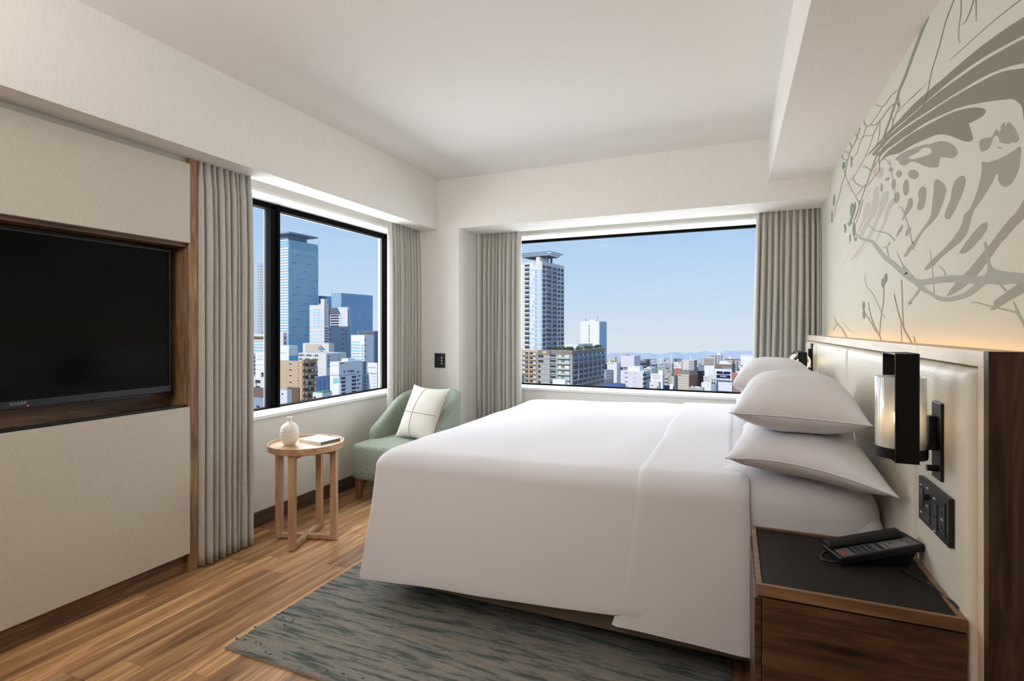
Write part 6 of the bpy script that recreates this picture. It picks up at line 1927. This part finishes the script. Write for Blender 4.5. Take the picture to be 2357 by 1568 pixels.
B = kb_(1215, 1400, 1420, 905, 232, c_grey, 'low grey roofs with a white pitched edge above the sill', 0.16, deep=10); B.block(0.2, 0.6, 0.0, 0.5, 2.2, c_white, 'pitched_roof'); B.block(0.7, 0.85, 0.0, 0.4, 3, c_offw, 'plant_box')
B = kb_(1515, 1575, 1585, 850, 250, c_bluegrey, 'small roof with stacked cooling units left of the teal frame', 0.16, deep=8)
for k in range(4): B.block(0.08 + 0.23 * k, 0.25 + 0.23 * k, 0.05, 0.3, 3 + (k % 2) * 2, c_dgrey, 'cooling_unit')
B = kb_(1008, 1112, 1118, 555, 520, c_white, 'white block with red painted window surrounds', 0.16, deep=12); B.cells('L', vK(566), hK(22), 5, hK(10), ev(4, 0.05, 0.95, 0.4), [M('city_red', (206, 120, 110), 0.7), c_grey, c_white, c_dgrey], 'window', 0.2)
B = kb_(1000, 1110, 1116, 645, 410, M('city_red_roof', (176, 124, 108), 0.8), 'low red tiled roofs below the red painted windows', 0.16, deep=12)
B = kb_(1800, 1910, 1916, 700, 340, M('city_red_roof', (176, 124, 108), 0.8), 'low rust coloured roofs right of the navy sign', 0.16, deep=12); B.block(0.2, 0.6, 0.1, 0.5, 3, c_white, 'roof_box')
B = kb_(1090, 1240, 1250, 688, 300, c_taupe, 'brown flat roof with plant boxes behind the beige block', 0.16, deep=10)
B = kb_(780, 868, 872, 510, 900, c_white, 'small white far apartment pair with dark windows', 0.16, deep=12); B.cells('L', vK(516), hK(14), 5, hK(8), [(0.1, 0.22), (0.28, 0.4), (0.62, 0.74), (0.8, 0.92)], c_dgrey)
B = kb_(1004, 1090, 1096, 505, 900, c_slate, 'far blue grey office pair under the mountains', 0.16, deep=14); B.bands('L', vK(512), 30, 1, 20, g_dark, 0.55, 0.7, 'recess', 0.1)
B = kb_(910, 958, 962, 515, 900, c_beige, 'far beige apartment tower beside the white mast', 0.16, deep=10); B.cells('L', vK(520), 3, 6, 1.2, ev(2, 0.1, 0.9, 0.4), c_grey, indiv=False)

# small blocks spread to the horizon
gname = 'small far city blocks'
protos = []
for nm, mt in (('white', c_white), ('cream', c_offw), ('beige', c_beige), ('grey', c_grey), ('lavender', c_lav), ('slate blue', c_slate)):
    t = thing('far_building', (0, 0, GZ), 'tiny %s block far off in the city sprawl below the mountains' % nm, 'building', gname)
    MB().obox((-9, -7, GZ), (18, 0, 0), (0, 14, 0), (0, 0, 30)).build('body', mt, t)
    m = MB()
    for k in range(8): m.obox((-8.4, -7.15, GZ + 27.6 - k * 3.4), (16.8, 0, 0), (0, 0.2, 0), (0, 0, 1.5))
    m.build('window_rows', c_dgrey if nm != 'slate blue' else g_mist, t, kind='stuff')
    protos.append((t, list(t.children)))
first = [True] * len(protos)
placed = []
tries = 0
while len(placed) < 235 and tries < 20000:
    tries += 1
    D = rg.uniform(540, 1190)
    u = rg.uniform(1396, 1762)
    p = FW * D + RT * D * (u - U0) / FPX
    sx_, sy_ = rg.uniform(0.45, 1.0), rg.uniform(0.6, 1.1)
    rad = math.hypot(9 * sx_, 7 * sy_)
    if any((p.x - q.x) ** 2 + (p.y - q.y) ** 2 < (rad + r0) ** 2 * 0.95 for q, r0 in placed): continue
    if any((p.x - q.x) ** 2 + (p.y - q.y) ** 2 < (rad + r0) ** 2 for q, r0 in FOOT): continue
    placed.append((p, rad))
    pi = rg.randrange(len(protos))
    t, ch = protos[pi]
    if first[pi]:
        r = t; first[pi] = False
    else:
        r = t.copy(); COL.objects.link(r)
        for c in ch:
            c2 = c.copy(); COL.objects.link(c2); c2.parent = r
    vt = rg.uniform(826, 838) + (1190 - D) / 630 * 16
    hh = CH + (V0 - vt) * D / FPX - GZ
    r.location = (p.x, p.y, GZ)
    r.rotation_euler = (0, 0, -0.14 + rg.uniform(-0.08, 0.08))
    r.scale = (sx_, sy_, max(0.15, hh / 30))

# the rest of the city, beyond what the two windows show from the bedside: one mass of blocks
sp_ = {}
n_sp = 0
for k in range(6000):
    if n_sp >= 900: break
    az = rg.uniform(-1.25, 1.0)          # left / right of the view direction of the wide window
    D = 160 + 1000 * math.sqrt(rg.random())
    p = Vector((math.sin(az) * D, math.cos(az) * D, 0))
    d, l = p.dot(FW), p.dot(RT)
    if d > 1:
        u = U0 + FPX * l / d
        m_u = 26 * FPX / d
        if 566 - m_u < u < 900 + m_u or 1190 - m_u < u < 1775 + m_u: continue
    w_, q_ = rg.uniform(6, 16), rg.uniform(6, 14)
    if any((p.x - q.x) ** 2 + (p.y - q.y) ** 2 < (w_ + r0) ** 2 for q, r0 in FOOT): continue
    FOOT.append((p, w_))
    n_sp += 1
    h = rg.uniform(18, 46) if rg.random() < 0.85 else rg.uniform(46, 75)
    key = rg.randrange(5)
    body, rows = sp_.setdefault(key, (MB(), MB()))
    e1 = Vector((0.99, -0.12, 0)); e2 = Vector((0.12, 0.99, 0))
    o = p - e1 * w_ * 0.5 - e2 * q_ * 0.5
    body.obox((o.x, o.y, GZ), e1 * w_, e2 * q_, (0, 0, h))
    if D < 600:
        for f in range(int(h / 3.5)):
            rows.obox((o.x, o.y, GZ + h - 2.6 - 3.5 * f) , e1 * w_ * 0.98 + e1 * 0.0, e2 * -0.15, (0, 0, 1.5))
sprawl = thing('city_blocks', (0, 600, GZ), 'mass of low city blocks spreading off to both sides of the view', 'buildings')
sprawl['kind'] = 'stuff'
for key, (body, rows) in sp_.items():
    body.build('blocks', (c_white, c_offw, c_beige, c_grey, c_slate)[key], sprawl, kind='stuff', recalc=False)
    if rows.v: rows.build('window_rows', c_dgrey, sprawl, kind='stuff', recalc=False)
